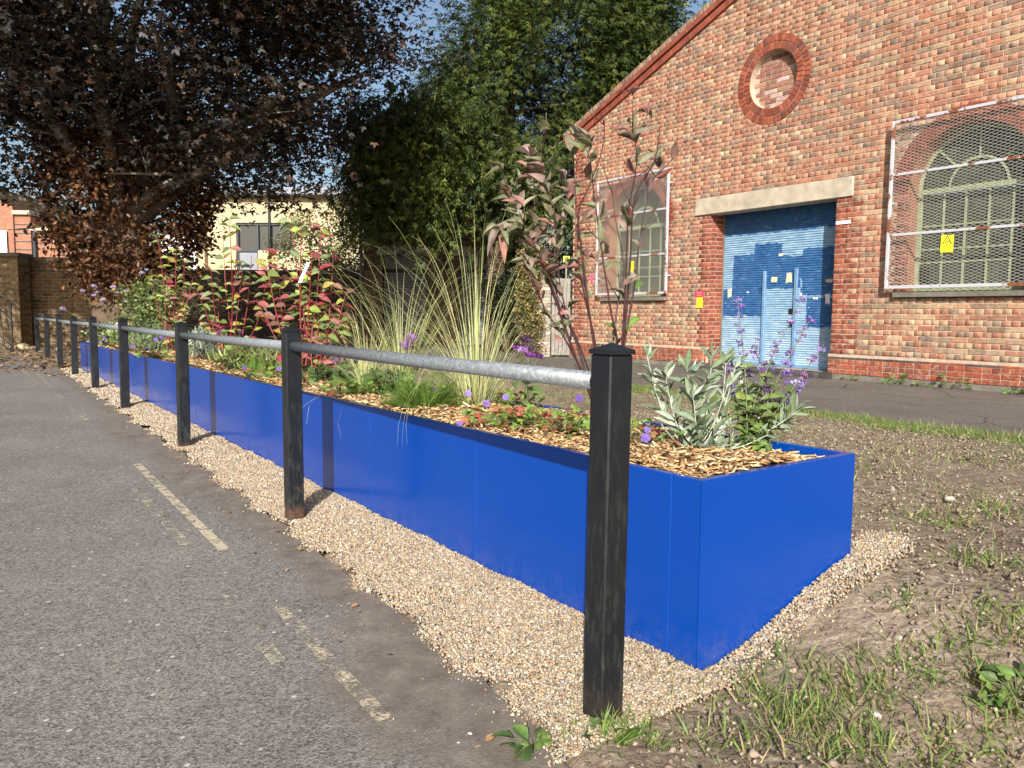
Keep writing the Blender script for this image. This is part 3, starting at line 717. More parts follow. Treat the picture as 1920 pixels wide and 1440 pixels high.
# round blind window
rb = []
for r0, r1 in ((RI + .004, RI + .118), (RI + .128, RO - .003)):
    rm = (r0 + r1) / 2; n = int(2 * math.pi * rm / .073)
    for i in range(n):
        t = 2 * math.pi * (i + .5) / n; Lw = 2 * math.pi * rm / n - .008
        rb.append((rm * math.sin(t), -.008, RZ + rm * math.cos(t), Lw, r1 - r0, t, (r1 - r0) / 2 / rm, vary(rnd.choice(RED + [(.3, .09, .05), (.16, .06, .045)]), .2)))
brickwork(hall, rb, hall_w, 'ring_brick', 300, mat_o='redbrick', mat_a='brickwork', dep=.08)
db = []
for row in range(-7, 8):
    z = row * .076; h = math.sqrt(max(0, RI ** 2 - z * z)); x = -.46 + (.11 if row % 2 else 0)
    while x < .46:
        s, e = max(x, -h), min(x + .215, h)
        if e - s > .04: db.append(((s + e) / 2, .12, RZ + z, e - s, .064, 0, 0, vary(rnd.choice([(.3, .14, .1), (.24, .12, .1), (.36, .2, .15), (.45, .35, .32), (.2, .1, .09)]))))
        x += .226
brickwork(hall, db, hall_w, 'infill_brick', 300)
b = MB(); n = 48
for i in range(n):
    t0, t1 = 2 * math.pi * i / n, 2 * math.pi * (i + 1) / n
    b.add([(RI * math.sin(t), yy, RZ + RI * math.cos(t)) for t, yy in ((t0, 0), (t1, 0), (t1, .16), (t0, .16))], [(0, 1, 2, 3)])
b.add([(RI * math.sin(2 * math.pi * i / n), .13, RZ + RI * math.cos(2 * math.pi * i / n)) for i in range(n)], [tuple(range(n))])
b.add([(RO * math.sin(2 * math.pi * i / n) * k, .006, RZ + RO * math.cos(2 * math.pi * i / n) * k) for k in (.99, RI / RO) for i in range(n)], [(i, (i + 1) % n, n + (i + 1) % n, n + i) for i in range(n)])
b.build('round_recess', M['mortar'], hall)

# ---- arched windows behind mesh guards
def arch_window(cx, nm):
    w = obj('arched_window', None, hall, loc=(cx, 0, 0)); w.empty_display_size = .1
    tw = lambda x, y, z: hall_w(cx + x, y, z)
    vb = []
    for r0, r1 in ((WR + .003, WR + .113), (WR + .123, WR + .233)):
        rm = (r0 + r1) / 2; n = int(math.pi * rm / .075)
        for i in range(n):
            t = -math.pi / 2 + math.pi * (i + .5) / n; vb.append((rm * math.sin(t), -.005, WSPR + rm * math.cos(t), math.pi * rm / n - .008, r1 - r0, t, (r1 - r0) / 2 / rm, vary(rnd.choice(RED))))
    brickwork(w, vb, tw, 'arch_brick', 120, mat_o='redbrick', dep=.1)
    DEP = .26; b = MB(); n = 28
    out = [(WR, WSILL)] + [(WR * math.cos(math.pi * i / n), WSPR + WR * math.sin(math.pi * i / n)) for i in range(n + 1)] + [(-WR, WSILL)]
    for p, q in zip(out[:-1], out[1:]): b.add([(p[0], .002, p[1]), (q[0], .002, q[1]), (q[0], DEP + .08, q[1]), (p[0], DEP + .08, p[1])], [(0, 1, 2, 3)])
    b.add([((WR + .24 * k) * math.cos(math.pi * i / n), .008, WSPR + (WR + .24 * k) * math.sin(math.pi * i / n)) for k in (0, .95) for i in range(n + 1)], [(i, i + 1, n + 2 + i, n + 1 + i) for i in range(n)])
    b.build('reveal', M['mortar_red'], w)
    b = MB(); b.box(-.92, .92, -.075, .22, WSILL - .085, WSILL - .003, .006); b.build('sill', M['dark_concrete'], w)
    # timber frame and panes
    f = MB(); y0, y1 = DEP, DEP + .05
    def bar(x0, x1, z0, z1, yy0=y0, yy1=y1): f.box(x0, x1, yy0, yy1, z0, z1)
    bar(-WR, -WR + .06, WSILL, WSPR); bar(WR - .06, WR, WSILL, WSPR); bar(-WR + .06, WR - .06, WSILL, WSILL + .05); bar(-WR + .06, WR - .06, WSPR - .04, WSPR + .03, y0 - .01)
    def arc(r0, r1):
        m = 24
        for i in range(m):
            t0, t1 = math.pi * i / m, math.pi * (i + 1) / m
            P = [(r * math.cos(t), WSPR + r * math.sin(t)) for r, t in ((r0, t0), (r1, t0), (r1, t1), (r0, t1))]
            f.add([(x, y0, z) for x, z in P] + [(x, y1, z) for x, z in P], [(3, 2, 1, 0), (4, 5, 6, 7), (0, 1, 5, 4), (2, 3, 7, 6)])
    arc(WR - .055, WR); arc(.36, .395)
    for t in (R(45), R(90), R(135)):
        d = Vector((math.cos(t), 0, math.sin(t))); nn = Vector((-math.sin(t), 0, math.cos(t))) * .014
        p0, p1 = d * .395, d * (WR - .05); o = Vector((0, 0, WSPR))
        f.add([tuple(o + p + Vector((0, yy, 0))) for yy in (y0 + .005, y1) for p in (p0 - nn, p0 + nn, p1 + nn, p1 - nn)], [(0, 1, 2, 3), (0, 4, 5, 1), (2, 6, 7, 3), (4, 7, 6, 5)])
    xs = [-WR + .06, -.44, -.15, .15, .44, WR - .06]; zs = [WSILL + .05, 1.62, 1.80, 2.12, WSPR - .04]
    for i, xx in enumerate(xs[1:-1]): bar(xx - .011, xx + .011, WSILL + .05, WSPR - .04, y0 + .004)
    for zz in zs[1:-1]: bar(-WR + .06, WR - .06, zz - .01, zz + .01, y0 + .009, y1 - .004)
    f.build('timber_frame', M['pale_green_paint'], w)
    for i in range(5):
        for j in range(4):
            b = MB(); b.box(xs[i] + .012, xs[i + 1] - .012, DEP + .028, DEP + .034, zs[j] + .01, zs[j + 1] - .01); b.build('pane', M['glass_dirty'], w)
    def seg(r0, r1, t0, t1):
        m = 8; P = [(r1 * math.cos(t0 + (t1 - t0) * i / m), WSPR + .03 * 0 + r1 * math.sin(t0 + (t1 - t0) * i / m)) for i in range(m + 1)] + [(r0 * math.cos(t1 - (t1 - t0) * i / m), WSPR + r0 * math.sin(t1 - (t1 - t0) * i / m)) for i in range(m + 1)]
        k = len(P); obj('pane', py_mesh('pane', [(x, DEP + .028, z) for x, z in P] + [(x, DEP + .034, z) for x, z in P], [tuple(reversed(range(k))), tuple(range(k, 2 * k))], M['glass_dirty']), w)
    for i in range(4): seg(.38, WR - .03, R(45 * i), R(45 * i + 45))
    seg(.001, .37, 0.02, math.pi - .02)
    # guard
    g = obj('mesh_guard', None, w); g.empty_display_size = .1
    GX0, GX1, GZ0, GZ1 = -1.01, 1.01, 1.255, 3.56; fy0, fy1 = -.135, -.095
    for x0, x1, z0, z1 in ((GX0, GX0 + .042, GZ0, GZ1), (GX1 - .042, GX1, GZ0, GZ1), (GX0 + .043, GX1 - .043, GZ1 - .04, GZ1), (GX0 + .043, GX1 - .043, GZ0, GZ0 + .045)):
        b = MB(); b.box(x0, x1, fy0, fy1, z0, z1, .003); b.build('guard_frame', M['white_metal'], g)
    for zz in (2.0, 2.825):
        b = MB(); b.box(GX0 + .043, GX1 - .043, fy0 + .002, fy1 - .003, zz - .018, zz + .018, .003); b.build('guard_bar', M['white_metal'], g)
    for x in (GX0 + .02, GX1 - .02):
        for zz in (1.6, 2.45, 3.3):
            b = MB(); b.box(x - .012, x + .012, fy1 + .001, .004, zz - .012, zz + .012); b.build('bracket', M['white_metal'], g)
    b = MB(); LW, SW = .1, .041; sl_ = SW / LW; x0, x1, z0, z1 = GX0 + .03, GX1 - .03, GZ0 + .03, GZ1 - .03
    for s in (-1, 1):
        c = z0 - sl_ * (x1 - x0) if s > 0 else z0; end = z1 if s > 0 else z1 + sl_ * (x1 - x0)
        while c < end:
            pts = []
            for xx in (x0, x1): pts.append((xx, c + s * sl_ * (xx - x0)))
            (xa, za), (xb, zb_) = pts
            def at(zv): return x0 + (zv - c) / (s * sl_)
            if s > 0:
                if za < z0: xa, za = at(z0), z0
                if zb_ > z1: xb, zb_ = at(z1), z1
            else:
                if za > z1: xa, za = at(z1), z1
                if zb_ < z0: xb, zb_ = at(z0), z0
            if xb > xa:
                hw = .002; yy = fy0 + .018 + (.0015 if s > 0 else -.0015)
                b.add([(xa, yy, za - hw), (xb, yy, zb_ - hw), (xb, yy, zb_ + hw), (xa, yy, za + hw), (xa, yy + .003, za - hw), (xb, yy + .003, zb_ - hw), (xb, yy + .003, zb_ + hw), (xa, yy + .003, za + hw)], [(0, 1, 2, 3), (4, 7, 6, 5), (0, 4, 5, 1), (3, 2, 6, 7)])
            c += SW
    b.build('expanded_mesh', M['white_metal_clean'], g, kind='stuff')
    return w
M['white_metal_clean'] = mat_plain('pale_steel_mesh', (.36, .36, .33), .6, .2, 5)
wl = arch_window(-WC, 'l'); wr = arch_window(WC, 'r')

# ---- doorway
b = MB(); b.box(-1.56, 1.51, -.03, .3, DZ1 + .0005, 2.922, .008); b.build('lintel', M['concrete'], hall)
DD = .39
rv = []
for s in (-1, 1):       # brick reveals
    for row in range(0, 35):
        z = row * CH + CH / 2
        for y0, y1 in (((.068, .17), (.18, .385)) if row % 2 else ((.068, .225), (.235, .385))):
            b = MB(); x = s * DOOR; b.box(min(x, x - s * .0 + s * .05), max(x, x + s * .05), y0, y1, z - .0325, z + .0325, .003)
            o = b.build('reveal_brick', M['redbrick'], hall, color=vary(rnd.choice(RED)))
b = MB()
for s in (-1, 1): b.box(min(s * (DOOR + .006), s * (DOOR + .07)), max(s * (DOOR + .006), s * (DOOR + .07)), .02, DD + .1, 0, DZ1)
b.build('reveal_mortar', M['mortar'], hall)
shutter = obj('roller_shutter', None, hall, loc=(0, 0, 0)); shutter.empty_display_size = .1
# weathered blue paint with repainted oblongs and a painted lintel shadow, read off the wall's own metres
t = NT('weathered_blue_shutter'); g = t.pos()
vd = t.n('VectorMath', operation='SUBTRACT'); t.l(g, vd.inputs[0]); vd.inputs[1].default_value = HALL
dx = t.n('VectorMath', operation='DOT_PRODUCT'); t.l(vd.outputs[0], dx.inputs[0]); dx.inputs[1].default_value = -D2
sz = t.n('SeparateXYZ'); t.l(vd.outputs[0], sz.inputs[0]); ux, uz = dx.outputs['Value'], sz.outputs[2]
wob = t.math('MULTIPLY', t.math('SUBTRACT', t.noise(g, 7, 4), .5), .12); ux = t.math('ADD', ux, wob); uz = t.math('ADD', uz, wob)
def rect(x0, x1, z0, z1):
    a = t.math('MULTIPLY', t.math('GREATER_THAN', ux, x0), t.math('LESS_THAN', ux, x1)); c = t.math('MULTIPLY', t.math('GREATER_THAN', uz, z0), t.math('LESS_THAN', uz, z1)); return t.math('MULTIPLY', a, c)
dark = None
for q in ((-1.0, -.3, .98, 1.92), (-1.22, -.3, .86, 1.32), (-.55, .02, 1.4, 2.08), (-.3, .98, 1.5, 1.85), (.42, 1.22, 1.3, 1.95), (-.33, .38, 1.32, 1.62), (.52, 1.22, .68, 1.16), (.38, 1.24, 1.2, 1.32), (-1.24, 1.24, 2.26, 2.9)):  # last, full-width oblong paints the lintel's shadow into the top slats
    m = rect(*q); dark = m if dark is None else t.math('MAXIMUM', dark, m)
fl = t.noise(t.mapv(g, (1, 1, 3)), 7, 6, .75)
dark = t.math('MULTIPLY', dark, t.step(fl, .68, .58))
pale = t.ramp(t.noise(t.mapv(g, (1, 1, 4)), 5, 5, .7), [(.3, (.14, .27, .42)), (.55, (.24, .39, .53)), (.75, (.42, .55, .63))])
pale = t.mix(t.math('MULTIPLY', t.math('MULTIPLY', t.step(uz, 1.1, .2), t.step(t.noise(t.mapv(g, (1, 1, 2)), 3, 5, .7), .4, .6)), .6), pale, (.46, .56, .62))
c = t.mix(dark, pale, t.ramp(t.noise(g, 6, 4), [(.3, (.018, .085, .24)), (.7, (.045, .14, .32))]))
c = t.mix(t.math('MULTIPLY', t.step(t.noise(t.mapv(g, (1, 1, 3.5)), 8, 6, .8), .63, .65), t.step(uz, 2.25, 2.0)), c, t.ramp(t.noise(g, 3), [(.4, (.02, .025, .035)), (.6, (.11, .05, .045))]))
c = t.mix(t.step(t.noise(t.mapv(g, (1, 1, 2.5)), 9.5, 5, .75), .66, .69), c, (.5, .56, .55))
M['shutter'] = t.out(c, .6, t.bump(t.noise(g, 60), .2, .004), spec=.35)
b = MB(); pitch = .0385; prof = [(-.006, .0), (-.014, .25), (-.014, .6), (-.006, .85), (.002, .93), (.002, 1.0)]
V = [(sx * (DOOR - .03), DD + y, u * pitch) for sx in (-1, 1) for y, u in prof]; k = len(prof)
slat = py_mesh('slat', V, [(i, k + i, k + i + 1, i + 1) for i in range(k - 1)] + [tuple(range(k))[::-1], tuple(range(k, 2 * k))], M['shutter'])
nsl = int(2.66 / pitch)
for i in range(nsl): obj('slat', slat, shutter, loc=(0, 0, .055 + i * pitch))
M['pale_blue'] = mat_plain('pale_blue_paint', (.13, .24, .39), .55, .25, 7, world=True)
b = MB(); b.box(-DOOR + .03, DOOR - .03, DD - .03, DD + .01, .012, .06, .004); b.build('bottom_rail', M['pale_blue'], shutter)
for xx, z1 in ((-.30, 1.62), (.325, 1.64)):
    b = MB(); b.box(xx - .03, xx + .03, DD - .055, DD - .015, .061, z1, .006); b.build('wicket_post', M['pale_blue'], shutter)
b = MB(); b.box(.2, .31, DD - .035, DD - .016, .9, .99, .004); b.build('lock_plate', M['iron'], shutter)
b = MB(); b.tube([(.26, DD - .05, .72), (.26, DD - .018, .72)], .028, 10); b.build('lock_knob', M['iron'], shutter)
for s in (-1, 1):
    b = MB(); b.box(min(s * (DOOR - .028), s * (DOOR - .001)), max(s * (DOOR - .028), s * (DOOR - .001)), DD - .03, DD + .03, .012, DZ1 - .003, .003); b.build('guide', M['dark_concrete'], shutter)
for x, z, w_, h_, c_ in ((-1.06, 1.26, .1, .16, (.6, .53, .38)), (-.12, 1.47, .12, .1, (.62, .55, .36)), (.17, 1.5, .12, .19, (.62, .55, .36)), (.0, 1.88, .1, .05, (.6, .55, .4)), (.92, 1.42, .13, .06, (.6, .5, .35)), (.9, 1.14, .09, .18, (.7, .7, .68)), (.68, 1.15, .1, .04, (.6, .6, .58)), (.41, 1.22, .05, .06, (.6, .6, .5)), (-.66, 1.27, .05, .03, (.6, .6, .55))):
    b = MB(); n = 9; ang0 = rnd.random()
    P = [(x + w_ / 2 * u * rnd.uniform(.75, 1.1), z + h_ / 2 * v * rnd.uniform(.75, 1.1)) for u, v in ((1, .2), (1, 1), (.4, .9), (-.2, 1), (-1, .95), (-1, 0), (-.9, -1), (.1, -.9), (1, -1))]
    b.add([(p, DD - .0165, q) for p, q in P] + [(p, DD - .0155, q) for p, q in P], [tuple(reversed(range(n)))[::-1], tuple(range(n, 2 * n))] + [(i, (i + 1) % n, n + (i + 1) % n, n + i) for i in range(n)])
    b.build('paper_scrap', M['paint_obj'], shutter, color=c_)
# threshold: dark bullnose bricks and a concrete step
b = MB(); b.box(-DOOR - .003, DOOR + .003, -.045, DD + .1, -.15, .008, .004); b.build('door_step', M['concrete'], hall)
prof = [(.0, -.18)] + [(-.17 * (j_ / 6 if j_ < 3 else 1) * 1.0 if j_ < 3 else -.17 - .03 * math.sin((j_ - 3) / 3 * math.pi / 2), (.03 if j_ < 3 else .03 - .05 * (1 - math.cos((j_ - 3) / 3 * math.pi / 2)))) for j_ in range(0, 7)] + [(-.2, -.18)]
prof = [(0, -.18), (0, .0), (-.12, .0), (-.15, -.006), (-.172, -.022), (-.185, -.05), (-.185, -.18)]
n = 26
for i in range(n):
    w_ = 2.94 / n; x0 = -1.6 + i * w_; k = len(prof)
    V = [(xx, -.062 + y, z + .02) for xx in (x0 + .004, x0 + w_ - .004) for y, z in prof]
    obj('bullnose_brick', py_mesh('bullnose_brick', V, [(j, (j + 1) % k, k + (j + 1) % k, k + j) for j in range(k)] + [tuple(reversed(range(k))), tuple(range(k, 2 * k))], M['redbrick']), hall, color=vary((.06, .057, .06), .35), loc=(0, 0, rnd.uniform(-.004, .004)))

# ---- small signs on the hall
def plate(name, label, x, z, w_, h_, y, col, marks=(), rot=0., tri=False, group=None):
    o = thing(name, label, 'sign', hall_w(x, y, z), HALL_R, group); o.rotation_euler[1] = rot
    b = MB(); b.box(-w_ / 2, w_ / 2, -.003, 0, -h_ / 2, h_ / 2, .0008); b.build('plate', M['paint_obj'], o, color=col)
    for (x0, x1, z0, z1, c_) in marks:
        b = MB(); b.box(x0, x1, -.0045, -.0032, z0, z1); b.build('printing', M['paint_obj'], o, color=c_)
    if tri:
        b = MB(); r, k = .074, .82; P = [(0, r), (-r * .9, -r * .62), (r * .9, -r * .62)]
        Q = [(x_ * k * .93, (z_ - .006) * k) for x_, z_ in P]
        b.add([(p[0], -.0045, p[1] + .04) for p in P + Q], [(0, 1, 4, 3), (1, 2, 5, 4), (2, 0, 3, 5)])
        b.add([(-.025, -.0045, .012), (.0, -.0045, .018), (.03, -.0045, .034), (.028, -.0045, .042), (-.006, -.0045, .03), (-.03, -.0045, .016)], [(0, 1, 2, 3, 4, 5)])
        b.add([(-.008 + .007 * math.cos(q), -.0045, .05 + .007 * math.sin(q)) for q in np.linspace(0, 6.0, 8)], [tuple(range(8))]); b.build('warning_triangle', M['ink'], o)
    return o
YEL = (.8, .68, .02); INK = (.05, .05, .03)
plate('warning_sign', 'yellow warning triangle sign fixed on the mesh of the right arched window', 2.98, 1.83, .165, .225, -.142, YEL, [(-.055, -.01, -.072, -.064, (.35, .3, .03)), (.0, .055, -.072, -.064, (.35, .3, .03)), (-.035, .03, -.09, -.083, (.35, .3, .03))], .03, True)
plate('red_notice', 'small red notice above a yellow one on the left door jamb', -1.42, 1.245, .19, .105, -.012, (.62, .03, .08), [(-.07, .07, .025, .031, (.75, .4, .4)), (-.05, .06, .0, .006, (.75, .4, .4)), (-.06, .06, -.03, -.024, (.75, .4, .4))])
plate('yellow_notice', 'small yellow notice below a red one on the left door jamb', -1.405, 1.09, .14, .19, -.012, YEL, [(-.035, .035, .01, .055, (.8, .45, .03)), (-.03, .04, -.045, -.038, (.3, .4, .2))])
plate('torn_sign', 'torn yellow sign low on the mesh of the left arched window', -3.05, 1.78, .1, .24, -.142, YEL, [(-.02, .03, .02, .03, INK)], .1)
plate('white_label', 'narrow white label strip on the right door jamb under the lintel', 1.37, 2.26, .24, .05, -.012, (.75, .75, .75))
plate('pink_sticker', 'tiny pink sticker on the wall left of the left arched window', -4.4, 1.62, .09, .16, -.012, (.75, .1, .25))

# ================================================================== BACKGROUND WALLS AND BUILDINGS
def wall_bricks(parent, tw, x0, x1, z0, z1, y, pal, hs=lambda z: [], cap=300, name='brick'):
    bl = []; row = 0; z = z0 + .0375
    while z < z1 - .03:
        x = x0 - (.1125 if row % 2 else 0)
        while x < x1:
            for s, e in free(max(x, x0), min(x + .215, x1), hs(z)):
                if e - s > .03: bl.append(((s + e) / 2, y + rnd.uniform(-.003, .003), z, e - s, .064, rnd.uniform(-.005, .005), 0, vary(rnd.choice(pal), .25)))
            x += .226
        z += .075; row += 1
    brickwork(parent, bl, tw, name, cap, dep=.05)
def mort(parent, x0, x1, z0, z1, y0, y1, mat='mortar', hs=None):
    b = MB()
    if hs is None: b.box(x0, x1, y0, y1, z0, z1)
    else:
        for s, e, a0, a1 in hs: b.box(s, e, y0, y1, a0, a1)
    return b.build('core', M[mat], parent)
M['dull_mortar'] = mat_plain('dull_mortar', (.3, .26, .19), .95, .3, 6, .3, 50, world=True, spec=.1)
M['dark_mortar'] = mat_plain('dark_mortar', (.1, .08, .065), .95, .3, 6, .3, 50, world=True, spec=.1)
GREY = M['dark_concrete']
# --- boundary wall on the left, with a pier
G_FAR = .2
BW = at_y(60, 600, 17.6); bw = Vector((BW.x, 17.6, G_FAR))
wall = thing('boundary_wall', 'brown brick boundary wall with a coping behind the purple leaved tree', 'wall', bw, R(4))
Rw = Matrix.Rotation(R(4), 3, 'Z'); tw = lambda x, y, z: bw + Rw @ Vector((x, y, z))
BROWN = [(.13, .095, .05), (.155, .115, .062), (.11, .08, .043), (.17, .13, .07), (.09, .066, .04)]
WT = 1.92
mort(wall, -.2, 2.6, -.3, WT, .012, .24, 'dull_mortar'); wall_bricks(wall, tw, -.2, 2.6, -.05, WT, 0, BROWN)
b = MB()
for i in range(5):
    b = MB(); b.box(-.2 + i * .57, .365 + i * .57, -.05, .29, WT + .002, WT + .085, .006); b.build('coping_stone', GREY, wall)
BP = at_y(-60, 600, 17.0); bp = Vector((BP.x, 17.0, G_FAR))
pier = thing('brick_pier', 'sunlit tan brick pier at the left end of the boundary wall', 'pier', bp, R(2))
Rp = Matrix.Rotation(R(2), 3, 'Z'); tp_ = lambda x, y, z: bp + Rp @ Vector((x, y, z))
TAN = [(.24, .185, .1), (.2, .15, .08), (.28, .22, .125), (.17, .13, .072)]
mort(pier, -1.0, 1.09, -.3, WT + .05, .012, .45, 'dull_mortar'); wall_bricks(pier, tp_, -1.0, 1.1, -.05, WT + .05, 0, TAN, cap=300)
for i in range(35):   # side face bricks, turned round the corner
    zz = -.05 + .0375 + i * .075
    if zz > WT: break
    for y0, y1 in (((.006, .1), (.11, .325)) if i % 2 else ((.006, .215), (.226, .43))):
        b = MB(); b.box(1.06, 1.102, y0, y1, zz - .032, zz + .032, .004); b.build('brick', M['brick'], pier, color=vary(rnd.choice(TAN)))
b = MB(); b.box(-1.05, 1.16, -.06, .5, WT + .053, WT + .14, .006); b.build('coping_stone', GREY, pier)
# --- wrought iron gate leaf leaning open at the far left
gp0 = at_y(12, 640, 15.9); gp0.z = G_FAR - .02
gate = thing('iron_gate', 'black wrought iron gate with scrolls at the far left edge', 'gate', gp0, R(-20))
for x, h in ((.17, 1.0), (-.28, .35)):
    b = MB(); b.tube([(x, 0, -.05), (x, 0, h)], .017, 8); b.build('upright', M['iron'], gate)
for z0, z1 in ((1.62, .95), (1.35, .68), (.8, .12), (.5, -.1 + .12)):
    b = MB(); b.tube([(-.85, 0, z0), (.17, 0, z1)], .012, 6); b.build('sloping_bar', M['iron'], gate)
for i in range(6):
    x0 = -.8 + i * .17; zc = 1.42 - .66 * (x0 + .85); b = MB()
    pts = [(x0 + .075 * (1 - k / 26) * math.cos(k * .42) + .05, 0, zc - .12 + .085 * (1 - k / 26) * math.sin(k * .42)) for k in range(24)]
    b.tube(pts, .007, 5); b.build('scroll', M['iron'], gate)
    b = MB(); b.tube([(x + .0, 0, z - .62) for x, y, z in pts], .007, 5); b.build('scroll', M['iron'], gate)
for i in range(5):
    x = -.75 + i * .19; b = MB(); b.tube([(x, 0, 1.55 - .66 * (x + .85)), (x + .13, 0, .62 - .66 * (x + .85))], .007, 5); b.build('brace', M['iron'], gate)

def brick_tex(name, c1, c2, mo, sc):
    t = NT(name); tc = t.n('TexCoord').outputs['Object']; sp = t.n('SeparateXYZ'); t.l(tc, sp.inputs[0]); cb = t.n('CombineXYZ'); t.l(sp.outputs[0], cb.inputs[0]); t.l(sp.outputs[2], cb.inputs[1])
    b = t.n('TexBrick'); t.l(cb.outputs[0], b.inputs['Vector']); b.inputs['Scale'].default_value = 1.; b.inputs['Brick Width'].default_value = .225; b.inputs['Row Height'].default_value = .075; b.inputs['Mortar Size'].default_value = .008
    for k, v in (('Color1', c1), ('Color2', c2), ('Mortar', mo)): b.inputs[k].default_value = (*v, 1)
    c = t.mix(1., b.outputs[0], t.ramp(t.noise(tc, 2.5, 5), [(.3, (.82,) * 3), (.7, (1.15,) * 3)]), 'MULTIPLY')
    return t.out(c, .9, t.bump(b.outputs[1], .5, -.01), spec=.2)
M['yellow_brick'] = brick_tex('yellow_brick_far', (.46, .38, .22), (.52, .44, .28), (.42, .37, .27), 1)
M['red_brick_far'] = brick_tex('red_brick_far', (.3, .12, .07), (.35, .16, .1), (.3, .2, .15), 1)
M['alu'] = mat_plain('grey_fascia', (.2, .215, .25), .5, .08, 2)
M['anthracite'] = mat_plain('anthracite_frame', (.03, .035, .045), .5, .1, 2)
t = NT('far_glass'); M['glass'] = t.out((.03, .035, .04), .06, spec=.8)
# --- red brick building with stepped parapet
Y0 = 31.0; rb0 = at_y(0, 600, Y0); rb0.z = G_FAR
redb = thing('red_brick_building', 'red brick building with stepped parapet beyond the left boundary wall', 'building', rb0, R(3))
def zpx(py, y): return at_y(0, py, y).z - G_FAR
def xpx(px, y, o): return at_y(px, 500, y).x - o
for x0, x1, py in ((-160, 33, 380), (33.3, 62, 403), (62.3, 150, 433)):
    xa, xb, zt = xpx(x0, Y0, rb0.x), xpx(x1, Y0, rb0.x), zpx(py, Y0)
    b = MB(); b.box(xa, xb, 0 if x0 > 50 else (-.12 if x0 > 0 else -.2), 4, 0, zt); b.build('wall', M['red_brick_far'], redb)
    b = MB(); b.box(xa - .02, xb + .05, -.26, 4.1, zt + .001, zt + .16, .01); b.build('parapet_stone', M['concrete'], redb)
for x0, x1, yy in ((33.6, 61.5, -.125), (64, 124, -.005)):
    for py in ((421, 431, 438, 453, 468) if x0 < 50 else (444, 455)):
        z = zpx(py, Y0); b = MB(); b.box(xpx(x0, Y0, rb0.x), xpx(x1, Y0, rb0.x), yy - .004, yy + .01, z - .02, z + .02); b.build('string_line', M['anthracite'], redb)
b = MB(); xd = xpx(67, Y0, rb0.x); b.tube([(xd, -.1, 0), (xd, -.1, zpx(433, Y0))], .07, 8); b.build('downpipe', M['anthracite'], redb)
# sign board on it
def text(s, size, col, parent, loc, rot=(R(90), 0, 0)):
    cu = bpy.data.curves.new('lettering', 'FONT'); cu.body = s; cu.size = size; cu.extrude = .002
    tmp = bpy.data.objects.new('tmp', cu); COL.objects.link(tmp); me = bpy.data.meshes.new_from_object(tmp); bpy.data.objects.remove(tmp)
    me.materials.clear(); me.materials.append(M['paint_obj']); return obj('lettering', me, parent, loc=loc, rot=rot, color=col)
sb0 = rb0 + Vector((0, -.24, 0))
x1 = xpx(23, Y0, rb0.x); z0, z1 = zpx(481, Y0), zpx(433, Y0)
sign = thing('notice_board', 'white notice board with dark lettering and a red stripe on the red brick building', 'sign', sb0 + Vector((x1, 0, z0)), R(3))
b = MB(); b.box(-1.7, 0, -.03, 0, 0, z1 - z0, .003); b.build('board', M['white_board'], sign)
b = MB(); b.box(-1.66, -.2, -.034, -.031, .02, .07); b.build('red_stripe', M['paint_obj'], sign, color=(.6, .03, .05))
text('ANCE', .13, (.03, .03, .03), sign, (-.62, -.035, .47)); text('02', .11, (.03, .03, .03), sign, (-.47, -.035, .2))
for xa, xb, zz in ((-1.2, -.22, .41), (-1.2, -.46, .34), (-1.2, -.44, .13)):
    k = xa
    while k < xb: w_ = rnd.uniform(.03, .09); b = MB(); b.box(k, min(k + w_, xb), -.034, -.031, zz, zz + .028); b.build('small_print', M['paint_obj'], sign, color=(.25, .25, .25)); k += w_ + .02
# --- yellow brick building
Y1 = 37.0; yb0 = at_y(530, 600, Y1); yb0.z = G_FAR
yel = thing('yellow_brick_building', 'modern yellow brick building with dark framed windows behind the planting', 'building', yb0, R(-2))
X = lambda px: xpx(px, Y1, yb0.x); Zp = lambda py: zpx(py, Y1)
WX0, WX1, WZ0, WZ1, WM = X(443), X(552), Zp(505), Zp(414), Zp(466)
b = MB(); zt = Zp(364)
for q in ((X(372), WX0, 0, zt), (WX1, X(760), 0, zt), (WX0, WX1, WZ1, zt), (WX0, WX1, 0, WZ0), (X(484), WX1, WZ0, WM)): b.box(q[0], q[1], 0, .4, q[2], q[3])
b.build('wall', M['yellow_brick'], yel)
b = MB(); b.box(X(372), X(388), -.35, -.003, 0, Zp(395)); b.build('pilaster', M['yellow_brick'], yel)
b = MB(); b.box(X(372), X(760), .42, 8, 0, zt); b.build('block', M['yellow_brick'], yel)
b = MB(); b.box(X(340), X(770), -.55, 8.4, zt + .002, Zp(350), .02); b.build('roof', M['alu'], yel)
b = MB(); b.box(X(300), X(371), -.2, 6, 0, Zp(440), .01); b.build('grey_block', M['white_board'], yel)
for x0, x1, z0, z1, nm, mt, y in ((443, 481, 466, 505, 'panel', 'alu', .16), (446, 481, 418, 463, 'pane', 'glass', .2), (483.5, 506, 418, 463, 'pane', 'glass', .2), (508, 549, 418, 463, 'pane', 'glass', .2)):
    b = MB(); b.box(X(x0), X(x1), y, y + .03, Zp(z1), Zp(z0)); b.build(nm, M[mt], yel)
for x0, x1, z0, z1 in ((443, 446, 414, 505), (481, 484, 414, 505), (506, 508.5, 414, 466), (549, 552, 414, 466), (446, 549, 414, 418), (446, 549, 463, 468)):
    b = MB(); b.box(X(x0), X(x1), .08, .2, Zp(z1), Zp(z0)); b.build('window_frame', M['anthracite'], yel)
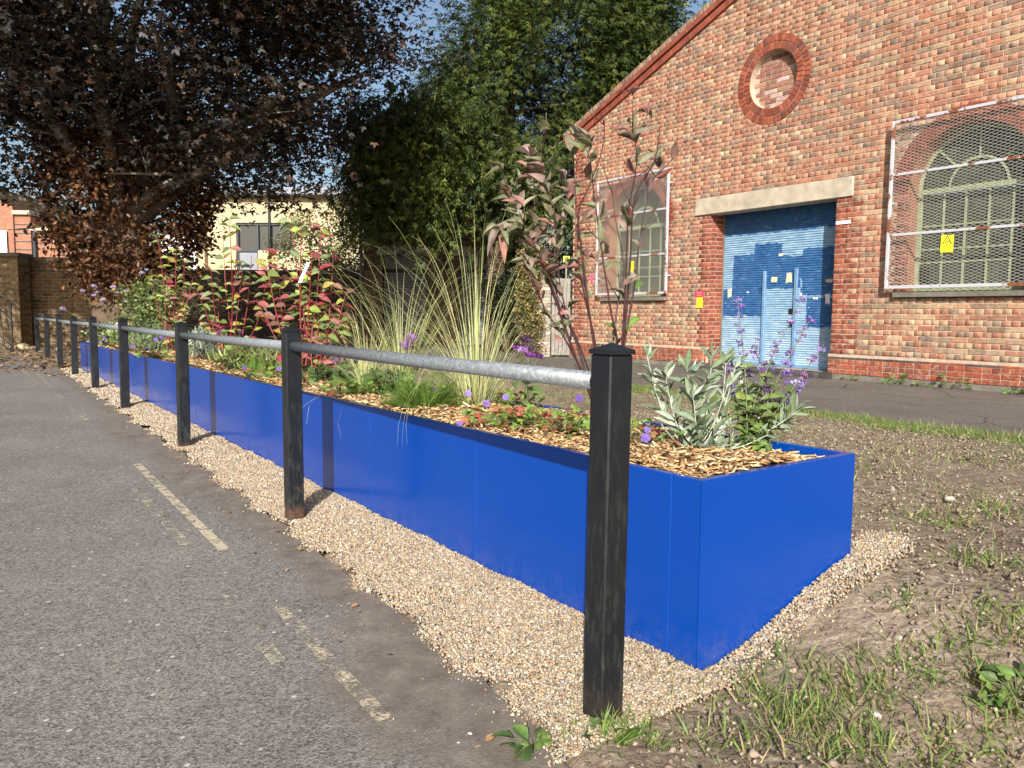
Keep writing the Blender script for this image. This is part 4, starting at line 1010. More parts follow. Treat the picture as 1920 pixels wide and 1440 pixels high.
# --- lamp column
lp = at_y(509, 600, 27.5); lp.z = G_FAR
lamp = thing('lamp_column', 'slim black lamp column in front of the yellow brick building', 'lamp post', lp)
b = MB(); b.tube([(0, 0, 0), (0, 0, 1.2), (0, 0, 5.2)], [.075, .06, .045], 10); b.build('column', M['iron'], lamp)
b = MB(); b.box(-.1, .5, -.09, .09, 5.2, 5.29, .02); b.build('lantern', M['iron'], lamp)
# --- dark garden wall in the shade
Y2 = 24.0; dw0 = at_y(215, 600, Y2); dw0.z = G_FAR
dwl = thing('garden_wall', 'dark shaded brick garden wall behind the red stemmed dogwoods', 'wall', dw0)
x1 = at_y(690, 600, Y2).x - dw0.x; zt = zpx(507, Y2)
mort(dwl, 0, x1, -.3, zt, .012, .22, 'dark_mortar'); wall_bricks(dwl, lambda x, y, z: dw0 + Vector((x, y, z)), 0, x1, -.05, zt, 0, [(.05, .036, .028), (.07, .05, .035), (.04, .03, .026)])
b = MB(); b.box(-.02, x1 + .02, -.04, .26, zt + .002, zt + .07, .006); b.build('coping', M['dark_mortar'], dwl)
sp = at_y(516, 520, Y2 - .02)
rs = thing('round_sign', 'small dark plate with a round barred symbol on the garden wall', 'sign', sp)
b = MB(); b.box(-.11, .11, -.012, -.004, -.16, .16, .002); b.build('plate', M['paint_obj'], rs, color=(.1, .1, .1))
b = MB(); b.tube([(.07 * math.cos(q), -.016, .05 + .07 * math.sin(q)) for q in np.linspace(0, 6.28, 20)], .008, 5, False); b.tube([(-.05, -.016, .0), (.05, -.016, .1)], .008, 5); b.build('symbol', M['paint_obj'], rs, color=(.25, .25, .26))
# --- shed under the yew
Y3 = 22.0; sh0 = at_y(683, 600, Y3); sh0.z = G_FAR - .05
shed = thing('brick_shed', 'dark brick shed with grey roller shutters in the shade of the yew', 'shed', sh0)
X = lambda px: xpx(px, Y3, sh0.x); x1 = X(1010)
S1 = (X(717), X(800)); S2 = (X(862), X(950)); szt = zpx(470, Y3); sht = 3.7
sho = lambda z: [S1, S2] if z < szt else ([(S1[0] - .15, S1[1] + .15), (S2[0] - .15, S2[1] + .15)] if z < szt + .26 else [])
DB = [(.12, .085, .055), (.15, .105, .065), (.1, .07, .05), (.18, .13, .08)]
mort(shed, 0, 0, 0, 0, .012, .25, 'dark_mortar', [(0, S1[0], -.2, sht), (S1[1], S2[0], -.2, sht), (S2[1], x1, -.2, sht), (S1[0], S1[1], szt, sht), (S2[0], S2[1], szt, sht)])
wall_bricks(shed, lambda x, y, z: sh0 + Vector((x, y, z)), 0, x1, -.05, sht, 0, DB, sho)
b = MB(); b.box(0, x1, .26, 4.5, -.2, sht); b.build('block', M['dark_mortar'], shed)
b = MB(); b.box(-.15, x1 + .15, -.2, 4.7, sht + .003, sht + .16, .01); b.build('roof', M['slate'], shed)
M['grey_shutter'] = mat_plain('grey_shutter', (.13, .135, .14), .55, .2, 5)
for s in (S1, S2):
    b = MB(); b.box(s[0] - .148, s[1] + .148, -.03, .1, szt + .002, szt + .258, .006); b.build('lintel', M['concrete'], shed)
    b = MB(); b.box(s[0] + .01, s[1] - .01, .05, .3, szt - .38, szt - .004, .01); b.build('shutter_box', M['grey_shutter'], shed)
    n = int((szt - .4) / .08); b = MB(); P = [(0, 0), (-.012, .02), (-.012, .06), (0, .078)]
    V = [(xx, .12 + y, z) for xx in (s[0] + .02, s[1] - .02) for y, z in P]; sme = py_mesh('slat', V, [(i, 4 + i, 5 + i, i + 1) for i in range(3)], M['grey_shutter'])
    for i in range(n): obj('slat', sme, shed, loc=(0, 0, i * .08))
b = MB(); b.tube([(-.06, -.07, -.1), (-.06, -.07, sht)], .05, 8); b.build('downpipe', GREY, shed)
# --- ivy covered side wall and plank gate at the corner of the hall
cor = hall_w(-HWID, 0, 0); Y4 = cor.y + .25
iw0 = at_y(975, 600, Y4); iw0.z = .1
iwall = thing('side_wall', 'short whitewashed brick wall under ivy beside the plank gate', 'wall', iw0)
x1 = at_y(1032, 600, Y4).x - iw0.x
mort(iwall, 0, x1, -.2, 1.9, .012, .22, 'dull_mortar'); wall_bricks(iwall, lambda x, y, z: iw0 + Vector((x, y, z)), 0, x1, -.05, 1.9, 0, [(.45, .43, .4), (.36, .33, .29), (.28, .25, .21)])
ga0 = at_y(1034, 600, Y4 - .05); ga0.z = .1; wid = cor.x - ga0.x - .02
pg = thing('plank_gate', 'grey weathered plank gate next to the corner of the brick hall', 'gate', ga0)
n = 5
for i in range(n):
    b = MB(); b.box(i * wid / n + .004, (i + 1) * wid / n - .004, rnd.uniform(-.004, .004), .022, .03, 1.66 + rnd.uniform(-.01, .01), .003); b.build('plank', M['old_wood'], pg)
for z in (1.67, .9, .08): b = MB(); b.box(0, wid, .024, .06, z - .05, z + .045, .004); b.build('ledge', M['old_wood'], pg)
ys0 = at_y(1062, 488, Y4 + .1)
ysn = thing('yellow_sign', 'small square yellow sign on a stake above the plank gate', 'sign', ys0)
b = MB(); b.box(-.07, .07, -.006, 0, -.09, .09, .001); b.build('plate', M['paint_obj'], ysn, color=YEL)
b = MB(); b.box(-.02, .02, -.0085, -.0062, -.03, .035); b.build('printing', M['paint_obj'], ysn, color=INK)
b = MB(); b.box(-.015, .015, .002, .03, .1 - ys0.z, .085); b.build('stake', M['old_wood'], ysn)

# ================================================================== TREES
maple_v = []; maple_f = []
for th, L in ((-62, .75), (0, 1.), (62, .75)):
    a = R(th); d = np.array([math.sin(a), math.cos(a)]); p = np.array([d[1], -d[0]]); k = len(maple_v)
    for u, v, z in ((0, 0, 0), (.5 * L, .24, .06), (L, 0, -.12), (.5 * L, -.24, .06)): q = d * u + p * v; maple_v.append((q[0], q[1], z))
    maple_f.append((k, k + 1, k + 2, k + 3))
oval_v = [(0, 0, 0), (.28, .35, .08), (.2, .75, .05), (0, 1, -.05), (-.2, .75, .05), (-.28, .35, .08), (0, .5, -.02)]
oval_f = [(0, 1, 6), (1, 2, 6), (2, 3, 6), (3, 4, 6), (4, 5, 6), (5, 0, 6)]
def limb(b, p0, p1, r0, r1, bend=.3, n=6):
    p0, p1 = Vector(p0), Vector(p1); L = (p1 - p0).length
    off = Vector((rnd.uniform(-1, 1), rnd.uniform(-1, 1), rnd.uniform(-.3, .6))) * bend * L * .35
    pts = [p0.lerp(p1, i / n) + off * math.sin(math.pi * i / n) for i in range(n + 1)]
    b.tube(pts, [r0 + (r1 - r0) * i / n for i in range(n + 1)], 7); return pts
def cloud(n, c, r, shell=.55, seed=0., gap=-.12, zmin=None, extra=None):
    """clump centres in an uneven ellipsoid with holes in it"""
    out = []
    while len(out) < n:
        v = rng.normal(size=3); v /= np.linalg.norm(v); rr = shell + (1 - shell) * rng.random() ** .7
        rr *= 1 + .16 * math.sin(v[0] * 5 + seed) * math.cos(v[2] * 4 + seed * 2) + .1 * math.sin(v[1] * 9 + v[2] * 7 + seed)
        p = np.array(c) + v * rr * np.array(r)
        if zmin is not None and p[2] < zmin(p): continue
        if extra is not None and not extra(p): continue
        if fbm(p[0], p[1], p[2] + seed, .55) < gap: continue
        out.append(p)
    return np.array(out)
def foliage(parent, cents, per, spread, tv, tf, size, pal, mat, name='crown', droop=0., flat=.5, out_c=None, cl_tint=.35):
    n = len(cents) * per; ci = np.repeat(np.arange(len(cents)), per)
    pos = cents[ci] + rng.normal(size=(n, 3)) * np.array(spread)
    s = rng.uniform(size[0], size[1], n)
    fwd = rng.normal(size=(n, 3)); fwd[:, 2] = fwd[:, 2] * .5 - droop
    if out_c is not None: o = pos - np.array(out_c); o /= np.linalg.norm(o, axis=1)[:, None]; fwd = fwd * .7 + o
    up = rng.normal(size=(n, 3)) * flat + np.array([0, -.25, 1.])
    m = basis(fwd, up) * s[:, None, None]
    tint = pick(pal, n) * (1 + cl_tint * rng.normal(size=(len(cents), 1)))[ci].clip(.5, 1.7)
    loc = np.array(parent.location)
    return obj(name, scatter(tv, tf, pos - loc, m, tint, name, M[mat]), parent, kind='stuff')
# --- purple leaved tree
T1 = Vector((-7.35, 14.7, .15))
tree = thing('purple_tree', 'large dark purple leaved tree overhanging the far end of the planter', 'tree', T1)
b = MB()
b.tube([(-.2, 0, -.2), (-.18, 0, .3), (-.12, .05, 1.2), (-.1, .1, 2.2), (-.05, .1, 3.2)], [.42, .33, .27, .27, .24], 12)
b.tube([(.3, .05, -.2), (.28, .05, .3), (.26, .05, 1.2), (.3, .05, 2.2), (.45, .05, 3.2)], [.5, .4, .34, .3, .26], 12)
b.build('trunk', M['bark'], tree, True)
b = MB()
ends = [(1.6, -1.2, 7.2), (.6, -2.2, 7.4), (2.6, -.4, 6.4), (-1.6, -1.5, 6.8), (-2.8, -.6, 5.0), (3.6, -1.4, 4.4), (.2, .4, 8.2), (4.6, .6, 5.4), (-3.4, 1, 5.4), (1.9, -2.4, 5.2), (3.0, -.9, 3.6), (-2.6, -1.7, 3.2)]
for q in ends:
    p0 = (rnd.uniform(-.1, .35), .05, rnd.uniform(2.0, 3.3)); pts = limb(b, p0, q, rnd.uniform(.13, .2), .04, .5)
    for k in range(5):
        s = pts[rnd.randint(2, 5)]; limb(b, s, s + Vector((rnd.uniform(-1.3, 1.3), rnd.uniform(-1.2, .8), rnd.uniform(-.3, 1.2))), .035, .008, .4, 4)
b.build('limb', M['pale_bark'], tree, True)
PUR = [(.022, .015, .012), (.03, .018, .014), (.02, .021, .014), (.04, .026, .018), (.026, .026, .018), (.07, .036, .02), (.026, .025, .023)]
cents = cloud(620, (-6.3, 14.2, 6.7), (5.1, 4.0, 4.3), .42, 1.0, -.3, lambda p: 3.15 + .25 * math.sin(p[0] * 1.7) - (.35 if p[0] < -8.3 else 0) + (.0 if p[0] < -3 else .35 * (p[0] + 3)), lambda p: p[0] < -2.15 or p[2] < 4.8 + .4 * math.sin(p[1] * 3))
shade_cents = np.array([(-10.4 + rnd.gauss(0, 1.15), 11.6 + rnd.gauss(0, 1.0), 5.4 + rnd.gauss(0, .95)) for _ in range(90)]); shade_cents = shade_cents[(shade_cents[:, 2] > 3.6) & (shade_cents[:, 0] < -8.6)]  # unseen clumps added left of view to shade the boundary wall
cents = np.concatenate([cents, shade_cents])
foliage(tree, cents, 112, (.5, .5, .2), maple_v, maple_f, (.075, .135), PUR, 'leaf_dark', 'crown', .3, .45, None, .4)
ivy = thing('dead_ivy', 'thick coat of dead brown ivy wrapped round the purple tree trunk', 'ivy', T1)
n = 520; zz = rng.uniform(1.45, 4.6, n); th = rng.uniform(0, 2 * np.pi, n); rr = (.5 + .72 * np.sin(np.clip((zz - 1.2) / 3.2, 0, 1) * np.pi * .75) ** 1.2) * rng.uniform(.75, 1.08, n)
ic = np.stack([T1.x + .3 + rr * np.cos(th) * 1.15, T1.y + .05 + rr * np.sin(th), zz + T1.z - .2], 1)
foliage(ivy, ic, 30, (.16, .16, .15), oval_v, oval_f, (.075, .13), [(.1, .043, .018), (.13, .06, .024), (.075, .032, .015), (.17, .085, .038), (.06, .026, .014)], 'leaves', 'foliage', .6, .9)
# --- yew
T2 = Vector((-.5, 20.4, .2))
yew = thing('yew_tree', 'tall dense green yew tree rising behind the gable of the brick hall', 'tree', T2)
b = MB(); b.tube([(0, 0, -.2), (.05, 0, 1.5), (.1, .05, 3), (.3, .1, 5), (.6, .1, 9)], [.3, .26, .22, .18, .06], 12); b.build('trunk', M['bark'], yew, True)
b = MB()
for i in range(30):
    a = rnd.uniform(0, 6.28); z = rnd.uniform(2.2, 7); L = rnd.uniform(1.6, 3.6)
    limb(b, (.2, .05, z), (.5 + L * math.cos(a), L * math.sin(a) * .8 - .4, z + rnd.uniform(.2, 1.8)), rnd.uniform(.04, .08), .01, .4, 5)
b.build('limb', M['pale_bark'], yew, True)
yv = []; yf = []
for side in (-1, 0, 1):
    for st in ((.3, .65) if side else (0.,)):
        d = np.array([side * .62, .78]) if side else np.array([0., 1.]); d = d / np.linalg.norm(d); p = np.array([d[1], -d[0]]); k = len(yv); L = .42 if side else 1.
        for u, v, z in ((0, 0, 0), (.5 * L, .06, .03), (L, 0, -.06), (.5 * L, -.06, .03)): q = d * u + p * v + np.array([0, st]); yv.append((q[0], q[1], z - .2 * (q[1]) ** 2))
        yf.append((k, k + 1, k + 2, k + 3))
YEW = [(.06, .088, .02), (.08, .105, .022), (.048, .076, .02), (.11, .125, .028), (.038, .062, .02)]
def ymin(p): return 2.9 + .9 * max(0, p[0] - .2) * .25 + .35 * math.sin(p[0] * 2.3) - (0.3 if p[0] < -1.5 else 0)
yc = cloud(820, (1.15, 20.6, 6.9), (3.75, 2.9, 5.4), .4, 4.0, -.28, ymin, lambda p: p[0] > -2.9 + .42 * max(0, p[2] - 4.6))
foliage(yew, yc, 88, (.26, .26, .34), yv, yf, (.16, .28), YEW, 'needle', 'crown', .75, .6, (.5, 20.4, 6.), .28)
yc2 = np.array([(-2.6 + rnd.uniform(-1.1, 1.2), 18.6 + rnd.uniform(-.9, .9), 4.1 + rnd.uniform(-1.1, 1.5)) for _ in range(150)])
foliage(yew, yc2, 62, (.28, .28, .36), yv, yf, (.2, .34), YEW, 'needle', 'low_branch', .9, .6, None, .28)
sb_ = at_y(950, 600, 19.0); sb_.z = .1  # spot for an added shrub, its near-black leaves standing in for shadow
for nm, q0, lab, w3 in (('dark_shrub', sb_, 'added dark shrub standing in for deep shade left of the wall ivy', (.55, .4, 1.0)), ('dark_shrub', Vector((1.35, 19.2, .1)), 'dark evergreen shrub showing above the plank gate', (.9, .5, 1.6))):
    sh_ = thing(nm, lab, 'shrub', q0)
    b = MB()
    for i in range(7): limb(b, (0, 0, 0), (rnd.uniform(-.4, .4), rnd.uniform(-.2, .2), rnd.uniform(.8, 1.8)), .03, .008, .3, 4)
    b.build('stem', M['bark'], sh_)
    foliage(sh_, cloud(60, (q0.x, q0.y, .1 + w3[2] * 1.15), w3, .2, 3., -.5), 60, (.13, .13, .16), oval_v, oval_f, (.06, .1), [(.016, .026, .008), (.024, .036, .01), (.012, .018, .008)], 'leaves', 'foliage', .4, .9)
# --- pale tree in front of the yellow building
T3 = at_y(625, 600, 28); T3.z = .2
pt = thing('small_yellow_green_tree', 'small yellow green tree in front of the yellow brick building', 'tree', T3)
b = MB(); b.tube([(0, 0, -.2), (.1, 0, 1), (0, .1, 3)], [.14, .11, .04], 8)
for i in range(9): limb(b, (.05, .05, rnd.uniform(1, 2.4)), (rnd.uniform(-1.4, 1.4), rnd.uniform(-1, 1), rnd.uniform(2.4, 4.4)), .05, .01, .3, 4)
b.build('trunk', M['bark'], pt, True)
c3 = cloud(130, (T3.x, T3.y, 3.2), (2.0, 1.6, 1.9), .4, 2., -.2)
foliage(pt, c3, 70, (.24, .24, .2), oval_v, oval_f, (.07, .13), [(.16, .15, .035), (.12, .13, .03), (.22, .19, .05), (.09, .11, .03)], 'leaves', 'crown', .4, .7)
# --- ivy on the side wall
iv = thing('wall_ivy', 'green and tan ivy hanging over the short side wall by the gate', 'ivy', iw0)
pts = []
for _ in range(150):
    z = rnd.random() ** .8 * 2.35; w_ = .42 + .12 * math.sin(z * 3); pts.append((iw0.x + rnd.uniform(.0, .12 + w_ * (.55 + .3 * z / 2.3)), Y4 - .1 + rnd.uniform(-.1, .05), .12 + z))
foliage(iv, np.array(pts), 42, (.07, .06, .07), oval_v, oval_f, (.05, .085), [(.05, .08, .02), (.08, .11, .03), (.28, .17, .08), (.34, .24, .12), (.14, .12, .04), (.22, .2, .06)], 'leaves', 'foliage', .6, .9)

# ================================================================== PLANTS IN THE PLANTER
BED = PL_T - .02
def leaf_mesh(name, mat, wid=.36, droop=.25, fold=.12, st=((0, 0), (.12, .45), (.35, 1.), (.6, .9), (.82, .5), (1, 0)), wave=.0):
    v = []; f = []
    for i, (u, w) in enumerate(st):
        z = -droop * u * u; ww = w * wid / 2
        v += [(-ww, u, z + fold * ww * 2 + wave * math.sin(u * 9)), (0, u, z), (ww, u, z + fold * ww * 2 - wave * math.sin(u * 9 + 1))]
    for i in range(len(st) - 1):
        k = i * 3
        for a, b_ in ((0, 1), (1, 2)):
            q = (k + a, k + b_, k + 3 + b_, k + 3 + a)
            f.append(q)
    return py_mesh(name, v, f, mat, True)
LEAF = [leaf_mesh('leaf', M['leaf'], w, d, fo, wave=wv) for w, d, fo, wv in ((.52, .2, .3, .0), (.46, .45, .45, .02), (.56, -.15, .35, .02), (.4, .3, .7, .03))]
LEAF2 = [leaf_mesh('leaf', M['leaf'], w, d, fo, wave=wv) for w, d, fo, wv in ((.42, .3, .6, .02), (.38, .6, .8, .04), (.45, -.25, .5, .03), (.34, .2, 1.1, .03), (.4, .9, .6, .05))]
NARROW = [leaf_mesh('leaf', M['silver_leaf'], w, d, .5) for w, d in ((.24, .25), (.2, .5), (.27, -.2), (.19, .1))]
SMALL = [leaf_mesh('leaf', M['leaf'], .55, .3, .3), leaf_mesh('leaf', M['leaf'], .6, .1, .4)]
def lobed(name, mat, lobes=5, cut=.45, n=36, droop=.2):
    v = [(0, 0, 0)]
    for i in range(n + 1):
        t = -2.5 + 5.0 * i / n; r = .5 * (cut + (1 - cut) * abs(math.cos(t * lobes / 5.0 * 1.57)) ** .8) * (1 - .06 * abs(t))
        v.append((r * math.sin(t), r * math.cos(t) + .05, -droop * r * r * 2 + .04 * math.sin(t * 6)))
    return py_mesh(name, v, [(0, i + 1, i + 2)[::-1] for i in range(n)], mat, True)
LOBED = [lobed('leaf', M['leaf'], 5, .3), lobed('leaf', M['leaf'], 5, .4, 36, .5)]
def frond_mesh():
    b = MB()
    for i in range(11):
        u = .12 + .08 * i; L = .2 * math.sin(math.pi * min(1, u * .9 + .12)) + .03; z = -.35 * u * u
        for s in (-1, 1):
            for k in (0, .035): b.add([(0, u + k, z), (s * L * .55, u + k + .03, z + .03), (s * L, u + k + .09, z - .02), (s * L * .5, u + k + .055, z + .02)], [(0, 1, 2, 3)])
    b.add([(-.008, 0, 0), (.008, 0, 0), (.006, .5, -.085), (-.006, .5, -.085), (.002, 1, -.35), (-.002, 1, -.35)], [(0, 1, 2, 3), (3, 2, 4, 5)])
    return b.mesh('frond', M['leaf'])
FROND = frond_mesh()
def flower_mesh():
    b = MB()
    for i in range(5):
        a = 2 * math.pi * i / 5; d = Vector((math.cos(a), math.sin(a), 0)); p = Vector((-d.y, d.x, 0))
        b.add([(0, 0, 0), tuple(d * .45 - p * .4 + Vector((0, 0, .2))), tuple(d * .85 - p * .42 + Vector((0, 0, .3))), tuple(d * 1.05 + Vector((0, 0, .3))), tuple(d * .85 + p * .42 + Vector((0, 0, .34))), tuple(d * .45 + p * .4 + Vector((0, 0, .22)))], [(0, 1, 2, 3, 4, 5)])
    return b.mesh('flower', M['petal'])
FLOWER = flower_mesh()
def floret_mesh(name, n, r, flat=1.):
    b = MB()
    for i in range(n):
        d = Vector((rnd.gauss(0, 1), rnd.gauss(0, 1), rnd.gauss(0, flat))).normalized(); p = d.orthogonal().normalized() * r * .28; q = d.cross(p); c = d * r * rnd.uniform(.45, 1); c.z *= flat
        b.add([tuple(c - p), tuple(c - q + d * r * .3), tuple(c + p), tuple(c + q + d * r * .3)], [(0, 1, 2, 3)])
    return b.mesh(name, M['petal'])
WHORL = [floret_mesh('flower_whorl', 16, 1., .6) for _ in range(3)]; HEAD = [floret_mesh('flower_head', 34, 1., .5) for _ in range(2)]
M['red_stem'] = mat_plain('red_stem', (.19, .018, .024), .5, .3, 30); M['dark_stem'] = mat_plain('dark_red_stem', (.042, .0095, .011), .45, .4, 25)
M['green_stem'] = mat_plain('green_stem', (.13, .16, .06), .6, .2, 30); M['silver_stem'] = mat_plain('silver_stem', (.38, .4, .34), .8, .2, 30)
M['tan_stem'] = mat_plain('tan_stem', (.2, .17, .08), .7, .2, 30)
def leaf_at(parent, me, p, d, s, col, up=None, name='leaf'):
    u = Vector(up) if up else Vector((rnd.gauss(0, .5), rnd.gauss(-.55, .6), .7))
    obj(name, me, parent, loc=p - Vector(parent.location), rot=basis1(d, u), scale=(s, s, s), color=col)
def smooth_path(pts, n=5):
    pts = [Vector(p) for p in pts]; out = []
    for i in range(len(pts) - 1):
        p0, p1, p2, p3 = pts[max(i - 1, 0)], pts[i], pts[i + 1], pts[min(i + 2, len(pts) - 1)]
        for k in range(n):
            t = k / n; out.append(.5 * ((2 * p1) + (p2 - p0) * t + (2 * p0 - 5 * p1 + 4 * p2 - p3) * t * t + (3 * p1 - p0 - 3 * p2 + p3) * t ** 3))
    return out + [pts[-1]]
def stem(parent, pts, r0, r1, mat, name='stem', n=6):
    o = Vector(parent.location); b = MB(); m = len(pts)
    b.tube([Vector(p) - o for p in pts], [r0 + (r1 - r0) * i / (m - 1) for i in range(m)], n); return b.build(name, mat, parent, True)
def bed(a, e): return W(a, e, BED)
count = {}
# ---- tall dark dogwood
ad = a_at_px(1138, .5); base = bed(ad, .5)
dog = thing('dogwood', 'tall dogwood with dark red stems and dusky purple leaves behind the near post', 'shrub', base)
STEMS = [[(1117, 650), (1099, 567), (1086, 500), (1080, 390), (1075, 268)], [(1090, 657), (1067, 600), (1050, 533), (1042, 440), (1030, 367), (1014, 318)],
         [(1088, 690), (1050, 620), (1023, 583), (997, 510), (983, 457), (976, 400), (955, 360)], [(1157, 650), (1147, 593), (1130, 483), (1113, 360), (1106, 300), (1092, 262)],
         [(1166, 650), (1173, 533), (1178, 400), (1190, 333), (1194, 283), (1178, 226)], [(1170, 650), (1190, 533), (1202, 433), (1222, 343), (1253, 307), (1289, 262)],
         [(1168, 640), (1181, 500), (1187, 390), (1204, 340), (1228, 300), (1237, 240)], [(1108, 610), (1092, 480), (1084, 400), (1106, 347), (1130, 277), (1133, 226)],
         [(1080, 640), (1040, 560), (1012, 470), (1004, 400), (1000, 340), (995, 300)], [(1150, 640), (1160, 560), (1170, 500), (1152, 400), (1148, 340)], [(1060, 620), (1030, 520), (990, 440), (960, 430), (938, 440)], [(1045, 560), (1052, 450), (1062, 380), (1060, 320)]]
DUSK = [(.17, .165, .09), (.24, .16, .13), (.18, .105, .085), (.28, .25, .18), (.14, .15, .07), (.3, .21, .18), (.21, .2, .125), (.33, .16, .14), (.2, .22, .13)]
nl = 0
for si, st in sorted(enumerate(STEMS), key=lambda q: q[0] not in (1, 2, 8, 10, 11)):
    dy = rnd.uniform(-.12, .14); pts = [base + Vector((rnd.uniform(-.03, .03), rnd.uniform(-.03, .03), -.02))]
    for i, (px, py) in enumerate(st): pts.append(at_y(px, py, base.y + dy * (i + 1) / len(st)))
    path = smooth_path(pts, 4); stem(dog, path, rnd.uniform(.0036, .0058), .0015, M['dark_stem'])
    L = len(path); left = si in (1, 2, 8, 10, 11)
    for i in range(3 if not left else 7, L):
        t = i / (L - 1)
        if rnd.random() > (.2 + .42 * t if not left else .35 + .7 * t): continue
        tan = (path[min(i + 1, L - 1)] - path[i - 1]).normalized()
        for s in (0, 1, 2) if t > .75 else (0, 1):
            ang = rnd.uniform(0, 6.28); sd = Vector((math.cos(ang), math.sin(ang) * .8, 0))
            d = (tan * rnd.uniform(.5, 1.2) + sd * rnd.uniform(.5, 1.1)).normalized(); s_ = rnd.uniform(.05, .092) * (1.05 if t > .5 else .9)
            p = path[i] + Vector((rnd.uniform(-.006, .006), rnd.uniform(-.006, .006), rnd.uniform(-.02, .02)))
            c = rnd.choice(DUSK) if t > .35 or rnd.random() < .5 else rnd.choice([(.13, .2, .05), (.16, .22, .07), (.1, .15, .05)])
            if rnd.random() < .02: c = (.3, .1, .07)
            if nl < (185 if left else 300): leaf_at(dog, rnd.choice(LEAF2), p, d, s_, vary(c, .25)); nl += 1
    for k in range(3):   # side twigs with a tuft
        i = rnd.randint(L // 3, L - 2); tip = path[i] + Vector((rnd.uniform(-.1, .1), rnd.uniform(-.08, .08), rnd.uniform(.07, .16)))
        stem(dog, [path[i], path[i].lerp(tip, .5) + Vector((0, 0, -.01)), tip], .0025, .0012, M['dark_stem'], 'twig', 5)
        for s in range(3):
            if nl < 300: leaf_at(dog, rnd.choice(LEAF2), tip, Vector((rnd.uniform(-1, 1), rnd.uniform(-1, 1), rnd.uniform(.2, 1.4))), rnd.uniform(.045, .075), vary(rnd.choice(DUSK), .25)); nl += 1
# ---- red stemmed dogwoods
REDL = [(.24, .03, .04), (.25, .1, .08), (.32, .24, .06), (.2, .085, .065), (.34, .3, .08), (.3, .09, .09)]; GRN = [(.14, .2, .055), (.2, .26, .07), (.13, .17, .07), (.24, .28, .12), (.3, .36, .07)]
def red_dogwood(bpx, e, tips, label, redness):
    a = a_at_px(bpx, e); base = bed(a, e); o = thing('red_stemmed_dogwood', label, 'shrub', base, group='red stemmed dogwoods in the planter'); n = 0
    for (px, py) in tips:
        tip = at_y(px, py, base.y + rnd.uniform(-.25, .25)); st = base + Vector((rnd.uniform(-.09, .09), rnd.uniform(-.06, .06), -.02))
        mid = st.lerp(tip, .5) + Vector(((tip.x - st.x) * .12 + rnd.uniform(-.03, .03), rnd.uniform(-.04, .04), .0)); path = smooth_path([st, mid, tip], 7)
        stem(o, path, rnd.uniform(.006, .009), .0025, M['red_stem'])
        L = len(path); H = tip.z - base.z
        for i in range(3, L):
            t = i / (L - 1)
            if rnd.random() > .27 + .5 * t: continue
            for s in (-1, 1) if t < .98 else (-1, 0, 1):
                ang = rnd.uniform(-.7, .7) + (0 if s > 0 else math.pi); d = Vector((math.cos(ang), math.sin(ang), rnd.uniform(-.5, .7))); zf = (path[i].z - base.z) / 1.2
                c = rnd.choice(REDL) if rnd.random() < redness * (1.25 - zf) else rnd.choice(GRN)
                if n < 290: leaf_at(o, rnd.choice(LEAF), path[i], d, rnd.uniform(.07, .115), vary(c, .25)); n += 1
    return o, base
red_dogwood(440, .45, [(430, 412), (418, 440), (445, 450), (395, 500), (472, 480), (370, 545), (500, 520), (455, 500), (410, 540), (385, 580)], 'upright green topped dogwood with bare scarlet stems, middle of the three', .42)
dg2, b2 = red_dogwood(575, .45, [(545, 418), (565, 430), (602, 432), (625, 470), (650, 545), (520, 478), (500, 500), (585, 470), (640, 590), (605, 540), (560, 520), (530, 560), (655, 610), (480, 560), (590, 590), (618, 600)], 'broad dogwood with many crimson leaves next to the pale grass', .68)
red_dogwood(322, .5, [(296, 445), (330, 470), (345, 482), (310, 510), (362, 520), (340, 540), (285, 520)], 'slim dogwood with thin red stems beside the green bush, farthest of the three', .3)
tg0 = at_y(578, 492, b2.y - .05); tg1 = at_y(562, 530, b2.y - .08)
tagp = thing('plant_tag', 'white plastic plant tag hanging in the broad crimson dogwood', 'tag', tg1)
d = tg0 - tg1; b = MB(); b.add([(-.012, 0, 0), (.012, 0, 0), tuple(d + Vector((.012, 0, 0))), tuple(d + Vector((-.012, 0, 0))), (-.012, .002, 0), (.012, .002, 0), tuple(d + Vector((.012, .002, 0))), tuple(d + Vector((-.012, .002, 0)))], [(0, 1, 2, 3), (7, 6, 5, 4), (0, 4, 5, 1), (2, 6, 7, 3), (1, 5, 6, 2), (0, 3, 7, 4)]); b.build('tag_strip', M['white_board'], tagp)
